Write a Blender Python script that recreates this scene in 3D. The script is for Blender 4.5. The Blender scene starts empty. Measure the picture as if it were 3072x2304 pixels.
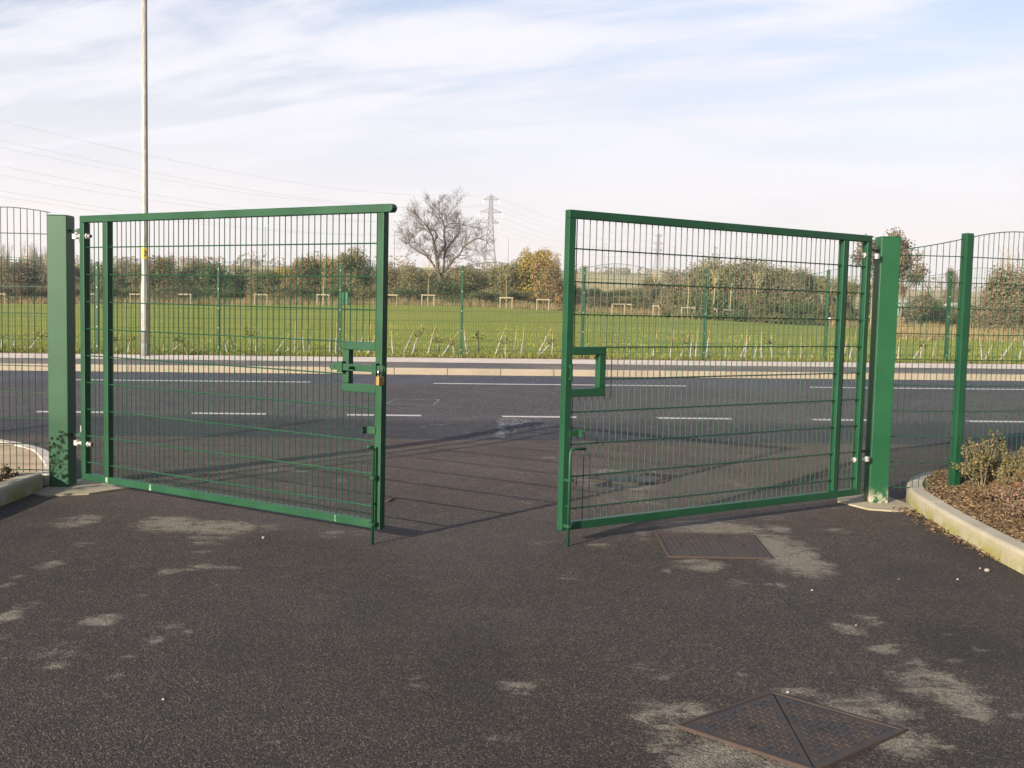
import bpy, math, random
import numpy as np
from mathutils import Vector, Matrix
from mathutils import noise as mnoise
R = math.radians
sc = bpy.context.scene
C = sc.collection

# ---------------------------------------------------------------- camera, sky, sun, exposure
F_PX, PITCH, ROLL, CAM_Z = 3150.1, .0746, .0235, 1.469          # focal length in pixels of a 3072 px wide frame
cp, sp, cr, sr = math.cos(PITCH), math.sin(PITCH), math.cos(ROLL), math.sin(ROLL)
_up = Vector((0, sp, cp)); _fw = Vector((0, cp, -sp)); _x = Vector((1, 0, 0))
_r = _x * cr + _up * sr; _u = _x * -sr + _up * cr
cam_d = bpy.data.cameras.new('camera'); cam = bpy.data.objects.new('camera', cam_d); C.objects.link(cam)
cam_d.sensor_width = 36; cam_d.lens = F_PX / 3072 * 36; cam_d.clip_start = .05; cam_d.clip_end = 9000
m = Matrix((_r, _u, -_fw)).transposed().to_4x4(); m.translation = (0, 0, CAM_Z); cam.matrix_world = m
sc.camera = cam

SUN_EL, SUN_AZ = R(18.5), R(38.8)                               # light travels towards (sin az, cos az)
sd = bpy.data.lights.new('sun', 'SUN'); sd.energy = 5.0; sd.angle = R(.55); sd.color = (1, .90, .76)
sun = bpy.data.objects.new('sun', sd); C.objects.link(sun)
ldir = Vector((math.sin(SUN_AZ) * math.cos(SUN_EL), math.cos(SUN_AZ) * math.cos(SUN_EL), -math.sin(SUN_EL)))
sun.rotation_euler = ldir.to_track_quat('-Z', 'Y').to_euler(); sun.location = (-20, -25, 12)

sc.view_settings.view_transform = 'Standard'; sc.view_settings.look = 'None'
sc.view_settings.exposure = 1.2; sc.view_settings.gamma = 1.0

class NT:
    def __init__(s, tree): s.t = tree; s.n = tree.nodes; s.l = tree.links
    def node(s, typ, ins=None, **kw):
        nd = s.n.new(typ)
        for k, v in kw.items(): setattr(nd, k, v)
        for k, v in (ins or {}).items():
            sk = nd.inputs[k]
            if isinstance(v, bpy.types.NodeSocket): s.l.new(v, sk)
            else: sk.default_value = v
        return nd
    def math(s, op, a, b=0.0, c=0.0, clamp=False):
        return s.node('ShaderNodeMath', {0: a, 1: b, 2: c}, operation=op, use_clamp=clamp).outputs[0]
    def mix(s, f, a, b, blend='MIX'):
        nd = s.node('ShaderNodeMix', data_type='RGBA', blend_type=blend)
        for k, v in ((0, f), (6, a), (7, b)):
            if isinstance(v, bpy.types.NodeSocket): s.l.new(v, nd.inputs[k])
            else: nd.inputs[k].default_value = (*v, 1) if k and len(v) == 3 else v
        return nd.outputs[2]
    def noise(s, vec, scale, detail=3, rough=.55, dist=0, out=0):
        return s.node('ShaderNodeTexNoise', {'Vector': vec, 'Scale': scale, 'Detail': detail, 'Roughness': rough, 'Distortion': dist}).outputs[out]
    def ramp(s, f, a, b, lo=0.0, hi=1.0):
        return s.node('ShaderNodeMapRange', {0: f, 1: a, 2: b, 3: lo, 4: hi}, interpolation_type='SMOOTHSTEP').outputs[0]
    def pos(s): return s.node('ShaderNodeNewGeometry').outputs['Position']
    def obj(s): return s.node('ShaderNodeTexCoord').outputs['Object']

w = bpy.data.worlds.new('World'); sc.world = w; w.use_nodes = True
w.node_tree.nodes.clear(); W = NT(w.node_tree)
sky = W.node('ShaderNodeTexSky', sky_type='NISHITA', sun_disc=False, sun_elevation=SUN_EL, sun_rotation=math.pi + SUN_AZ,
             altitude=50, air_density=1.0, dust_density=1.6, ozone_density=1.0)
dv = W.node('ShaderNodeTexCoord').outputs['Generated']
sx = W.node('ShaderNodeSeparateXYZ', {0: dv})
zc = W.math('MAXIMUM', sx.outputs[2], 0.0)
den = W.math('ADD', zc, .16)
px_ = W.math('DIVIDE', sx.outputs[0], den); py_ = W.math('DIVIDE', sx.outputs[1], den)
pl = W.node('ShaderNodeCombineXYZ', {0: px_, 1: py_, 2: 0.0}).outputs[0]
mp = W.node('ShaderNodeMapping', {'Vector': pl, 'Location': (2.2, 1.1, 0), 'Rotation': (0, 0, R(-24)), 'Scale': (2.6, .62, 1)}, vector_type='TEXTURE').outputs[0]
n1 = W.noise(mp, 1.9, 10, .60, .9)
mp2 = W.node('ShaderNodeMapping', {'Vector': pl, 'Location': (7.3, 4.2, 0), 'Rotation': (0, 0, R(-10)), 'Scale': (1.7, .9, 1)}, vector_type='TEXTURE').outputs[0]
n2 = W.noise(mp2, 2.0, 10, .62, .6)
cl = W.math('ADD', W.math('MULTIPLY', n1, .62), W.math('MULTIPLY', n2, .46))
cl = W.math('SUBTRACT', cl, W.ramp(zc, .10, .36, 0, .055))           # thinner, more broken cloud higher up
mask = W.ramp(cl, .415, .625, .14, .98)
front = W.ramp(sx.outputs[1], -.15, .45, .12, 1.0)               # cloud thinned out of view behind the camera to cut the ambient light
mask = W.math('MULTIPLY', mask, W.math('MULTIPLY', front, W.ramp(zc, .45, .85, 1.0, .15)))  # thinned overhead too, for less fill light
low = W.ramp(zc, .03, .30, 1.0, 0.0)                            # thickening towards the horizon
mask = W.math('MAXIMUM', mask, W.math('MULTIPLY', W.math('MULTIPLY', low, .9), front))
grey = W.noise(mp2, 1.7, 5, .5, .3)
ccol = W.mix(W.ramp(grey, .42, .66), (.412, .412, .448), (.360, .372, .425))
ccol = W.mix(W.ramp(zc, .02, .15, 1.0, 0.0), ccol, (.432, .406, .398))
skyc = W.mix(1.0, sky.outputs[0], W.mix(W.ramp(zc, .1, .38), (.100, .079, .076), (.080, .083, .092)), 'MULTIPLY')
fin = W.mix(mask, skyc, ccol)
bg = W.node('ShaderNodeBackground', {'Color': fin, 'Strength': 1.0})
W.l.new(bg.outputs[0], W.node('ShaderNodeOutputWorld').inputs[0])

# ---------------------------------------------------------------- helpers
def ray(px, py):
    a = (px - 1536) / F_PX; b = (py - 1152) / F_PX
    u_ = a * cr + b * sr; up = a * sr - b * cr
    return Vector((u_, cp + up * sp, -sp + up * cp))
def at(px, py, Y):
    d = ray(px, py); return Vector((0, 0, CAM_Z)) + d * (Y / d.y)
def lay(px, py, z=0.0):
    d = ray(px, py); return Vector((0, 0, CAM_Z)) + d * ((z - CAM_Z) / d.z)
def smooth(a, b, t):
    t = min(1, max(0, (t - a) / (b - a))); return t * t * (3 - 2 * t)
EDGE_U = [-1.2, -.489, -.245, -.0765, 0, .242, .387, 1.2]
EDGE_Z = [.3, .62, 1.07, 1.36, 1.27, .58, .28, .1]
def zroad(x, y):
    t = .0132 * max(-26, min(26, x)) * smooth(8.4, 11.6, y)
    return max(0, y - 11.4) * .0405 + t
def zpave(x, y):
    return .377 + .0125 * max(-26, min(26, x)) + (y - 18.1) * .0105
def zfield(x, y):
    if y <= 88:
        a = .405 + .0122 * max(-26, min(26, x)); t = (y - 21.5) / 66.5
        b = float(np.interp(x / max(y, 21), EDGE_U, EDGE_Z))
        return a * (1 - t) + b * t
    b = float(np.interp(x / y, EDGE_U, EDGE_Z))
    s = float(np.interp(x / y, [-.5, -.2, .1, .3, 1], [.036, .0385, .0395, .030, .026]))
    z = b + (min(y, 650) - 88) * s * smooth(86, 100, y) + max(0, y - 650) * .024
    return z + 1.0 * mnoise.noise((x * .012, y * .012, 0)) * smooth(110, 300, y)

class MB:
    def __init__(s): s.v = []; s.f = []
    def add(s, v, f):
        o = len(s.v); s.v.extend([tuple(a) for a in v]); s.f.extend([tuple(i + o for i in q) for q in f]); return s
    def box(s, x0, x1, y0, y1, z0, z1, M=None):
        v = [Vector(p) for p in ((x0, y0, z0), (x1, y0, z0), (x1, y1, z0), (x0, y1, z0), (x0, y0, z1), (x1, y0, z1), (x1, y1, z1), (x0, y1, z1))]
        if M: v = [M @ p for p in v]
        return s.add(v, [(0, 3, 2, 1), (4, 5, 6, 7), (0, 1, 5, 4), (1, 2, 6, 5), (2, 3, 7, 6), (3, 0, 4, 7)])
    def tube(s, pts, r, n=8, cap=True):
        pts = [Vector(p) for p in pts]
        if not hasattr(r, '__len__'): r = [r] * len(pts)
        ring = []; pa = None
        for i, p in enumerate(pts):
            d = (pts[min(i + 1, len(pts) - 1)] - pts[max(i - 1, 0)])
            if d.length < 1e-9: d = Vector((0, 0, 1))
            d.normalize()
            if pa is None:
                a = Vector((1, 0, 0)) if abs(d.x) < .8 else Vector((0, 1, 0))
            else: a = pa
            a = (a - d * a.dot(d))
            a.normalize(); b = d.cross(a); pa = a
            ring.append([p + (a * math.cos(2 * math.pi * k / n) + b * math.sin(2 * math.pi * k / n)) * r[i] for k in range(n)])
        v = [q for rg in ring for q in rg]; f = []
        for i in range(len(pts) - 1):
            for k in range(n):
                f.append((i * n + k, i * n + (k + 1) % n, (i + 1) * n + (k + 1) % n, (i + 1) * n + k))
        if cap:
            f.append(tuple(range(n - 1, -1, -1))); e = (len(pts) - 1) * n; f.append(tuple(e + k for k in range(n)))
        return s.add(v, f)
    def prism(s, poly, z0, z1, M=None):
        n = len(poly); v = [Vector((x, y, z0)) for x, y in poly] + [Vector((x, y, z1)) for x, y in poly]
        if M: v = [M @ p for p in v]
        return s.add(v, [tuple(range(n - 1, -1, -1)), tuple(range(n, 2 * n))] + [(i, (i + 1) % n, n + (i + 1) % n, n + i) for i in range(n)])
    def mesh(s, name):
        me = bpy.data.meshes.new(name); me.from_pydata([tuple(p) for p in s.v], [], s.f); me.update(); return me
    def build(s, name, mat, parent=None, smooth_=False, bevel=0, loc=None):
        me = s.mesh(name); me.materials.append(mat)
        if smooth_:
            me.shade_smooth()
        o = bpy.data.objects.new(name, me); C.objects.link(o)
        if parent: o.parent = parent
        if loc: o.location = loc
        if bevel:
            b = o.modifiers.new('edge', 'BEVEL'); b.width = bevel; b.segments = 2; b.limit_method = 'ANGLE'
        return o
def tag(o, label, cat, group=None, kind=None):
    if label: o['label'] = label
    if cat: o['category'] = cat
    if group: o['group'] = group
    if kind: o['kind'] = kind
    return o
def struct(o): o['kind'] = 'structure'; return o
def thing(name, label, cat, loc=(0, 0, 0), rz=0, group=None):
    o = bpy.data.objects.new(name, None); C.objects.link(o); o.location = loc; o.rotation_euler = (0, 0, rz)
    o.empty_display_size = .2
    return tag(o, label, cat, group)
def dup(root, loc, rot=(0, 0, 0), scale=(1, 1, 1), label=None, group=None):
    r = root.copy(); C.objects.link(r); r.location = loc; r.rotation_euler = rot; r.scale = scale
    if label: r['label'] = label
    if group: r['group'] = group
    for ch in root.children:
        c = ch.copy(); C.objects.link(c); c.parent = r
        for g in ch.children:
            d = g.copy(); C.objects.link(d); d.parent = c
    return r
def attr(o, name, vals):
    a = o.data.attributes.new(name, 'FLOAT', 'POINT'); a.data.foreach_set('value', vals)

# ---------------------------------------------------------------- materials
def mat(name, fn, **kw):
    m_ = bpy.data.materials.new(name); m_.use_nodes = True; m_.node_tree.nodes.clear(); N = NT(m_.node_tree)
    b = N.node('ShaderNodeBsdfPrincipled'); N.l.new(b.outputs[0], N.node('ShaderNodeOutputMaterial').inputs[0])
    def put(k, v):
        if isinstance(v, bpy.types.NodeSocket): N.l.new(v, b.inputs[k])
        else: b.inputs[k].default_value = (*v, 1) if hasattr(v, '__len__') and len(v) == 3 else v
    fn(N, put)
    for k, v in kw.items(): put(k, v)
    return m_
def bump(N, h, strength=.3, dist=.01):
    return N.node('ShaderNodeBump', {'Height': h, 'Strength': strength, 'Distance': dist}).outputs[0]

def paint(base, dirt=False):
    def fn(N, put):
        p = N.obj()
        n = N.noise(p, 3.0, 5, .6); c = N.mix(N.ramp(n, .3, .75), base, tuple(v * 1.25 + .002 for v in base))
        f = N.noise(p, 60, 3, .6)
        c = N.mix(N.ramp(f, .70, .8, 0, .4), c, (.10, .15, .10))
        if dirt:
            z = N.node('ShaderNodeSeparateXYZ', {0: p}).outputs[2]
            d = N.math('MULTIPLY', N.ramp(z, .0, .16, 1, 0), N.ramp(N.noise(p, 22, 5, .65), .42, .62))
            c = N.mix(d, c, (.30, .27, .20))
        put('Base Color', c); put('Roughness', N.ramp(n, .2, .8, .36, .5)); put('Specular IOR Level', .3)
        put('Normal', bump(N, N.noise(p, 180, 2), .08, .002))
    return fn
GREEN = (.0055, .040, .0175)
m_green = mat('green_paint', paint(GREEN))
m_greenpost = mat('green_post_paint', paint((.0065, .050, .0195), True))
m_leftpost = mat('green_post_paint_clean', paint((.0085, .050, .0215)))
m_wire = mat('green_wire', paint((.0055, .036, .0155)))
m_scuff = mat('scuffed_paint', lambda N, put: (put('Base Color', N.mix(N.ramp(N.noise(N.obj(), 70, 4), .4, .6), (.02, .09, .04), (.19, .24, .16))), put('Roughness', .7)))
def galv(N, put):
    n = N.node('ShaderNodeTexVoronoi', {'Vector': N.obj(), 'Scale': 45.0}).outputs['Color']
    g = N.node('ShaderNodeSeparateXYZ', {0: n}).outputs[0]
    put('Base Color', N.mix(g, (.30, .31, .30), (.50, .50, .47))); put('Roughness', N.ramp(g, 0, 1, .38, .6)); put('Metallic', .55)
m_galv = mat('galvanised_steel', galv)
def lampm(N, put):
    p = N.obj(); st = N.node('ShaderNodeMapping', {'Vector': p, 'Scale': (1, 1, .25)}).outputs[0]
    n = N.noise(st, 24, 4, .6); g = N.node('ShaderNodeTexVoronoi', {'Vector': st, 'Scale': 30.0}).outputs['Color']
    gg = N.node('ShaderNodeSeparateXYZ', {0: g}).outputs[0]
    put('Base Color', N.mix(N.math('MULTIPLY', N.math('ADD', n, gg), .5), (.15, .15, .135), (.33, .325, .28))); put('Roughness', .6); put('Metallic', .15)
m_lamp = mat('lamp_steel', lampm)
m_lampbase = mat('lamp_base_paint', lambda N, put: (put('Base Color', N.mix(N.noise(N.obj(), 20, 4), (.10, .105, .10), (.16, .16, .15))), put('Roughness', .7)))
m_brass = mat('brass', lambda N, put: (put('Base Color', N.mix(N.noise(N.obj(), 90, 3), (.25, .165, .06), (.33, .22, .085))), put('Roughness', .35), put('Metallic', .6)))
m_chrome = mat('steel', lambda N, put: (put('Base Color', N.mix(N.noise(N.obj(), 90, 3), (.55, .55, .55), (.7, .7, .7))), put('Roughness', .22), put('Metallic', 1.0)))
m_dark = mat('dark_hole', lambda N, put: (put('Base Color', N.mix(N.noise(N.obj(), 90, 3), (.010, .012, .010), (.02, .022, .02))), put('Roughness', .8)))
m_yellow = mat('yellow_sticker', lambda N, put: (put('Base Color', N.mix(N.noise(N.obj(), 30, 3), (.50, .32, .02), (.58, .39, .035))), put('Roughness', .5)))
m_black = mat('black_ink', lambda N, put: (put('Base Color', N.mix(N.noise(N.obj(), 60, 3), (.012, .012, .012), (.03, .03, .03))), put('Roughness', .6)))
m_white = mat('white_enamel', lambda N, put: (put('Base Color', N.mix(N.noise(N.obj(), 3, 3), (.7, .7, .68), (.8, .8, .78))), put('Roughness', .5)))

def asphalt(c1, c2, stone, big, stain=False, grain=70.0, bands=None):
    def fn(N, put):
        p = N.pos(); y = N.node('ShaderNodeSeparateXYZ', {0: p}).outputs[1]
        vo = N.node('ShaderNodeTexVoronoi', {'Vector': p, 'Scale': grain, 'Randomness': 1.0})
        cs = N.node('ShaderNodeSeparateXYZ', {0: vo.outputs['Color']}); rnd, rnd2 = cs.outputs[0], cs.outputs[1]
        c = N.mix(rnd, c1, c2)
        c = N.mix(N.ramp(rnd2, .72, 1.0, 0, .8), c, stone)
        hole = N.ramp(vo.outputs['Distance'], .45, .75)
        c = N.mix(N.math('MULTIPLY', hole, .85), c, (.006, .0055, .006))
        b1 = N.noise(p, .45, 5, .6)
        c = N.mix(N.ramp(b1, .32, .7, 0, .9), c, N.mix(1.0, c, big, 'MULTIPLY'))
        f2 = N.noise(p, 5, 5, .68)
        c = N.mix(N.ramp(f2, .38, .72, 0, .6), c, N.mix(1.0, c, (1.55, 1.42, 1.25), 'MULTIPLY'))
        wob = N.math('ADD', y, N.math('MULTIPLY', N.math('SUBTRACT', N.noise(N.node('ShaderNodeMapping', {'Vector': p, 'Scale': (.25, 1, 1)}).outputs[0], 1.2, 5, .65), .5), 1.3))
        for a, b_, k in (bands or []):
            c = N.mix(N.ramp(wob, a, b_), c, N.mix(1.0, c, k, 'MULTIPLY'))
        if stain:
            oil_shade_fac = N.node('ShaderNodeAttribute', attribute_name='oil_shade').outputs['Fac']  # mask of painted dark patches: oily tarmac and kerbside shade
            c = N.mix(N.math('MULTIPLY', oil_shade_fac, N.ramp(f2, .25, .6, .5, 1.0)), c, N.mix(1.0, c, (.52, .53, .56), 'MULTIPLY'))
            at_ = N.node('ShaderNodeAttribute', attribute_name='stain').outputs['Fac']
            st = N.node('ShaderNodeMapping', {'Vector': p, 'Scale': (.8, 1.2, 1)}).outputs[0]
            nn = N.math('ADD', N.math('MULTIPLY', N.noise(st, 8, 10, .76, .5), .8), N.math('MULTIPLY', N.noise(p, 70, 3, .7), .2))
            f = N.math('ADD', at_, N.math('MULTIPLY', N.math('SUBTRACT', nn, .5), 4.4))
            f = N.ramp(f, .26, 1.05)
            f = N.math('MULTIPLY', f, N.ramp(rnd, 0, 1, .5, 1.0))
            f = N.math('MULTIPLY', f, N.ramp(at_, 0.02, .25))
            c = N.mix(f, c, N.mix(rnd2, (.130, .113, .085), (.22, .192, .148)))
        put('Base Color', c)
        put('Roughness', N.ramp(b1, .3, .7, .7, .9))
        put('Specular IOR Level', .35)
        put('Normal', bump(N, N.math('MULTIPLY', vo.outputs['Distance'], -1.0), .6, .005))
    return fn
m_drive = mat('driveway_asphalt', asphalt((.0200, .0160, .0126), (.0450, .0352, .0262), (.140, .108, .076), (.68, .67, .69), True, 140.0, [(5.6, 9.0, (1.85, 1.72, 1.72))]))
m_road = mat('road_asphalt', asphalt((.0120, .0122, .0160), (.026, .0262, .0335), (.12, .11, .10), (.72, .76, .90), True, 90.0, [(12.6, 13.2, (2.0, 1.82, 1.62)), (16.2, 16.9, (.92, 1.08, 1.38))]))  # last band tints the far-kerb lane blue, a sheen put into the colour
m_fpath = mat('footway_asphalt', asphalt((.050, .047, .05), (.10, .095, .095), (.2, .18, .16), (2.0, 1.8, 1.6), False, 60.0))

def conc(c1, c2, moss=None, zt=.1):
    def fn(N, put):
        p = N.pos(); n = N.noise(p, 2.3, 6, .62); c = N.mix(N.ramp(n, .3, .7), c1, c2)
        f = N.noise(p, 55, 4, .7); c = N.mix(N.ramp(f, .35, .7, 0, .35), c, tuple(v * .7 for v in c1))
        if moss:
            z = N.node('ShaderNodeSeparateXYZ', {0: p}).outputs[2]
            g = N.math('MULTIPLY', N.ramp(z, 0, zt, 1, 0), N.ramp(N.noise(p, 6, 6, .7), .34, .6))
            c = N.mix(g, c, moss)
        put('Base Color', c); put('Roughness', .9); put('Normal', bump(N, f, .25, .004))
    return fn
m_kerb = mat('kerb_concrete', conc((.25, .225, .165), (.33, .30, .23), (.17, .16, .03), .14))
m_fkerb = mat('far_kerb_concrete', conc((.19, .162, .118), (.235, .20, .152)))
m_strip = mat('paving_concrete', conc((.40, .345, .29), (.52, .455, .39)))
m_flag = mat('flag_paving', conc((.34, .25, .15), (.43, .335, .21)))
m_foot = mat('footing_concrete', conc((.20, .175, .115), (.31, .27, .18)))
m_line = mat('road_paint', lambda N, put: (put('Base Color', N.mix(N.ramp(N.noise(N.pos(), 26, 5, .7), .52, .66, 0, .75), (.36, .345, .33), (.11, .105, .10))), put('Roughness', .7)))
m_chalk = mat('chalk_paint', lambda N, put: (put('Base Color', N.mix(N.ramp(N.noise(N.pos(), 30, 5, .75), .40, .52), (.34, .34, .36), (.05, .05, .056))), put('Roughness', .8)))
def iron(N, put):
    p = N.pos(); n = N.noise(p, 9, 6, .65); c = N.mix(N.ramp(n, .38, .62), (.024, .020, .019), (.046, .031, .023))
    f = N.noise(p, 120, 3, .7); c = N.mix(N.ramp(f, .58, .75, 0, .7), c, (.12, .08, .045))
    put('Base Color', c); put('Roughness', N.ramp(n, .3, .7, .5, .8)); put('Metallic', .15); put('Normal', bump(N, f, .3, .003))
m_iron = mat('rusty_iron', iron)
m_ironrim = mat('rusty_rim', lambda N, put: (put('Base Color', N.mix(N.noise(N.pos(), 25, 5), (.022, .016, .013), (.046, .027, .018))), put('Roughness', .85)))

def lawn(N, put):
    p = N.pos(); y = N.node('ShaderNodeSeparateXYZ', {0: p}).outputs[1]
    n = N.noise(p, .35, 6, .65); c = N.mix(N.ramp(n, .32, .68), (.190, .225, .032), (.275, .275, .055))
    st = N.node('ShaderNodeMapping', {'Vector': p, 'Scale': (.12, 1, 1)}).outputs[0]
    c = N.mix(N.ramp(N.noise(st, .9, 5, .65), .4, .62, 0, .5), c, (.165, .195, .032))
    f = N.noise(p, 26, 5, .7); c = N.mix(N.ramp(f, .40, .62, 0, .65), c, (.11, .145, .02))
    d = N.noise(p, 2.2, 5, .7); c = N.mix(N.ramp(d, .58, .75, 0, .6), c, (.28, .25, .09))
    soil = N.math('ADD', y, N.math('MULTIPLY', N.math('SUBTRACT', N.noise(p, 2.5, 5, .7), .5), 1.3))
    c = N.mix(N.ramp(soil, 21.45, 21.75, 1, 0), c, N.mix(N.noise(p, 30, 4, .7), (.07, .05, .03), (.19, .145, .09)))
    put('Base Color', c); put('Roughness', .9); put('Specular IOR Level', .15); put('Normal', bump(N, N.math('ADD', f, d), .9, .06))
m_lawn = mat('lawn', lawn)
def hillm(N, put):
    p = N.pos(); y = N.node('ShaderNodeSeparateXYZ', {0: p}).outputs[1]
    st = N.node('ShaderNodeMapping', {'Vector': p, 'Scale': (.25, 1, 1)}).outputs[0]
    n = N.noise(st, .045, 5, .6); c = N.mix(N.ramp(n, .36, .64), (.38, .30, .15), (.46, .37, .20))
    c = N.mix(N.ramp(N.noise(st, .02, 4, .6), .52, .62), c, (.22, .22, .085))
    f = N.noise(p, .8, 6, .7); c = N.mix(N.ramp(f, .4, .7, 0, .6), c, (.12, .11, .05))
    put('Base Color', c); put('Roughness', .95); put('Specular IOR Level', .1); put('Normal', bump(N, f, .8, .5))
m_hill = mat('rough_pasture', hillm)
def soilm(N, put):
    p = N.pos(); n = N.noise(p, 18, 6, .7); put('Base Color', N.mix(n, (.035, .022, .013), (.13, .082, .045))); put('Roughness', .95); put('Normal', bump(N, n, .9, .03))
m_soil = mat('bed_soil', soilm)

def leafm(a, b, tr=.25):
    def fn(N, put):
        t = N.node('ShaderNodeAttribute', attribute_name='tint').outputs['Fac']
        rnd = N.node('ShaderNodeObjectInfo').outputs['Random']
        c = N.mix(t, a, b)
        c = N.mix(N.math('MULTIPLY', rnd, .5), c, N.mix(1.0, c, (.72, .80, .78), 'MULTIPLY'))
        put('Base Color', c); put('Roughness', .75); put('Specular IOR Level', .2)
        if tr: put('Subsurface Weight', 0.0); put('Transmission Weight', 0.0)
    return fn
LM = {
 'redbrown': mat('leaf_red_brown', leafm((.095, .078, .047), (.185, .140, .080))),
 'olive': mat('leaf_olive', leafm((.095, .088, .036), (.205, .170, .075))),
 'orange': mat('leaf_orange', leafm((.125, .090, .038), (.235, .150, .060))),
 'darkgreen': mat('leaf_dark_green', leafm((.050, .068, .028), (.125, .128, .050))),
 'gold': mat('leaf_gold', leafm((.15, .12, .028), (.30, .21, .035))),
 'brown': mat('leaf_brown', leafm((.085, .068, .046), (.155, .122, .08))),
 'grey': mat('leaf_grey_brown', leafm((0.156, 0.124, 0.085), (0.247, 0.195, 0.13))),
 'shrub': mat('leaf_shrub', leafm((.055, .060, .024), (.165, .130, .055))),
 'pink': mat('leaf_pink', leafm((.085, .060, .032), (.20, .120, .085))),
 'redleaf': mat('leaf_red_shrub', leafm((.07, .055, .022), (.17, .085, .045))),
 'dead': mat('leaf_dead', leafm((.045, .035, .02), (.10, .075, .035))),
 'straw': mat('leaf_straw', leafm((.13, .10, .045), (.25, .19, .095))),
 'blade': mat('grass_blade', leafm((.13, .17, .022), (.28, .28, .06))),
 'fringe': mat('fringe_blade', leafm((.055, .080, .012), (.17, .18, .04))),
 'chip': mat('bark_chip', leafm((.030, .018, .010), (.28, .185, .095))),
}
def barkm(a, b):
    return lambda N, put: (put('Base Color', N.mix(N.noise(N.obj(), 4, 5, .7), a, b)), put('Roughness', .9))
m_bark = mat('bark', barkm((.075, .060, .035), (.17, .135, .075)))
m_twig = mat('pale_twig', barkm((.14, .12, .085), (.25, .21, .15)))
m_limb = mat('tree_limb', barkm((.042, .034, .022), (.105, .083, .05)))
m_sap = mat('sapling_bark', barkm((.22, .19, .10), (.32, .27, .14)))
m_cane = mat('bamboo_cane', barkm((.23, .17, .08), (.33, .25, .125)))
m_guard = mat('pale_guard_plastic', barkm((.17, .17, .16), (.29, .28, .255)))
m_stake = mat('pale_timber', barkm((.20, .165, .105), (.28, .24, .165)))
m_pylon = mat('pylon_steel', barkm((.10, .10, .105), (.16, .155, .155)))
m_cable = mat('cable', barkm((.30, .30, .32), (.36, .36, .38)))
m_cab = mat('cabinet_green', paint((.02, .10, .05)))

# ---------------------------------------------------------------- ground, road, kerbs
def grid(name, xs, ys, zf, m_, yf=None):
    v = []; nx = len(xs)
    for y in ys:
        for x in xs:
            yy = yf(x, y) if yf else y
            v.append((x, yy, zf(x, yy)))
    f = [(j * nx + i, j * nx + i + 1, (j + 1) * nx + i + 1, (j + 1) * nx + i) for j in range(len(ys) - 1) for i in range(nx - 1)]
    b = MB(); b.v = v; b.f = f
    o = b.build(name, m_, smooth_=True); return struct(o)
def span(a, b, st): 
    n = max(1, int(round((b - a) / st))); return [a + (b - a) * i / n for i in range(n)]

gb = MB(); gb.add([(-1450, -50, -1.2), (1450, -50, -1.2), (1450, 1740, -1.2), (-1450, 1740, -1.2)], [(0, 1, 2, 3)])
struct(gb.build('ground', m_hill))

def join(x, y):
    k = smooth(10.0, 11.4, y) if y <= 11.4 else smooth(12.6, 11.4, y) if False else (1 - smooth(11.4, 12.6, y))
    return y + k * (.05 * mnoise.noise((x * .9, 3.3, 0)) + .015 * mnoise.noise((x * 5, 1.3, 0)))
STAINS = []
def st_px(ox, oy, k, lst):
    for cx, cy, rx, ry, s_ in lst:
        px, py = ox + cx * k, oy + cy * k
        a = lay(px, py); rxw = rx * k * a.y / F_PX
        ryw = max(.03, abs(lay(px, py - ry * k).y - a.y))
        STAINS.append((a.x, a.y, rxw, ryw, s_))
K3 = 1024 / 2113
st_px(0, 1500, K3, [(485, 130, 130, 42, .75), (1050, 145, 190, 50, .95), (1380, 170, 250, 45, .9), (1300, 240, 170, 40, .5), (500, 275, 50, 16, .6), (310, 400, 70, 28, .75),
  (130, 475, 60, 14, .6), (50, 520, 60, 16, .6), (1020, 450, 50, 26, .6), (1115, 432, 40, 14, .6), (1260, 412, 110, 20, .65), (1420, 420, 90, 24, .5), (1325, 530, 50, 12, .5),
  (1270, 315, 70, 14, .5), (850, 408, 50, 12, .5), (640, 740, 115, 38, .95), (40, 730, 85, 48, .95), (190, 650, 70, 30, .6), (290, 750, 60, 14, .55), (1080, 780, 110, 26, .6), (980, 850, 55, 60, .55), (1150, 815, 50, 20, .5),
  (400, 885, 80, 20, .65), (330, 950, 150, 60, .5), (350, 1020, 100, 30, .6), (830, 970, 110, 10, .5), (720, 1090, 70, 22, .4), (555, 430, 35, 12, .5), (550, 565, 40, 12, .45), (1700, 1510, 90, 25, .4), (2050, 210, 90, 22, .6), (880, 590, 60, 22, .4), (1600, 170, 120, 30, .5), (30, 850, 60, 20, .55)])
st_px(1024, 1500, K3, [(1600, 280, 90, 24, .55), (2020, 440, 45, 16, .6), (1880, 1040, 95, 26, .65), (1980, 1095, 85, 20, .65), (1100, 690, 50, 18, .45), (1080, 1150, 140, 30, .6), (1120, 1205, 90, 26, .5), (480, 1120, 90, 70, .42),
  (1950, 1330, 170, 90, .62), (2050, 1520, 170, 170, .7), (1760, 390, 60, 16, .5), (1220, 270, 70, 10, .5), (800, 375, 40, 12, .4), (1400, 480, 100, 14, .4), (1240, 860, 40, 12, .4), (1000, 1480, 120, 40, .38), (1380, 1620, 60, 25, .4), (1860, 210, 60, 40, .55), (100, 205, 120, 16, .5)])
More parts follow.
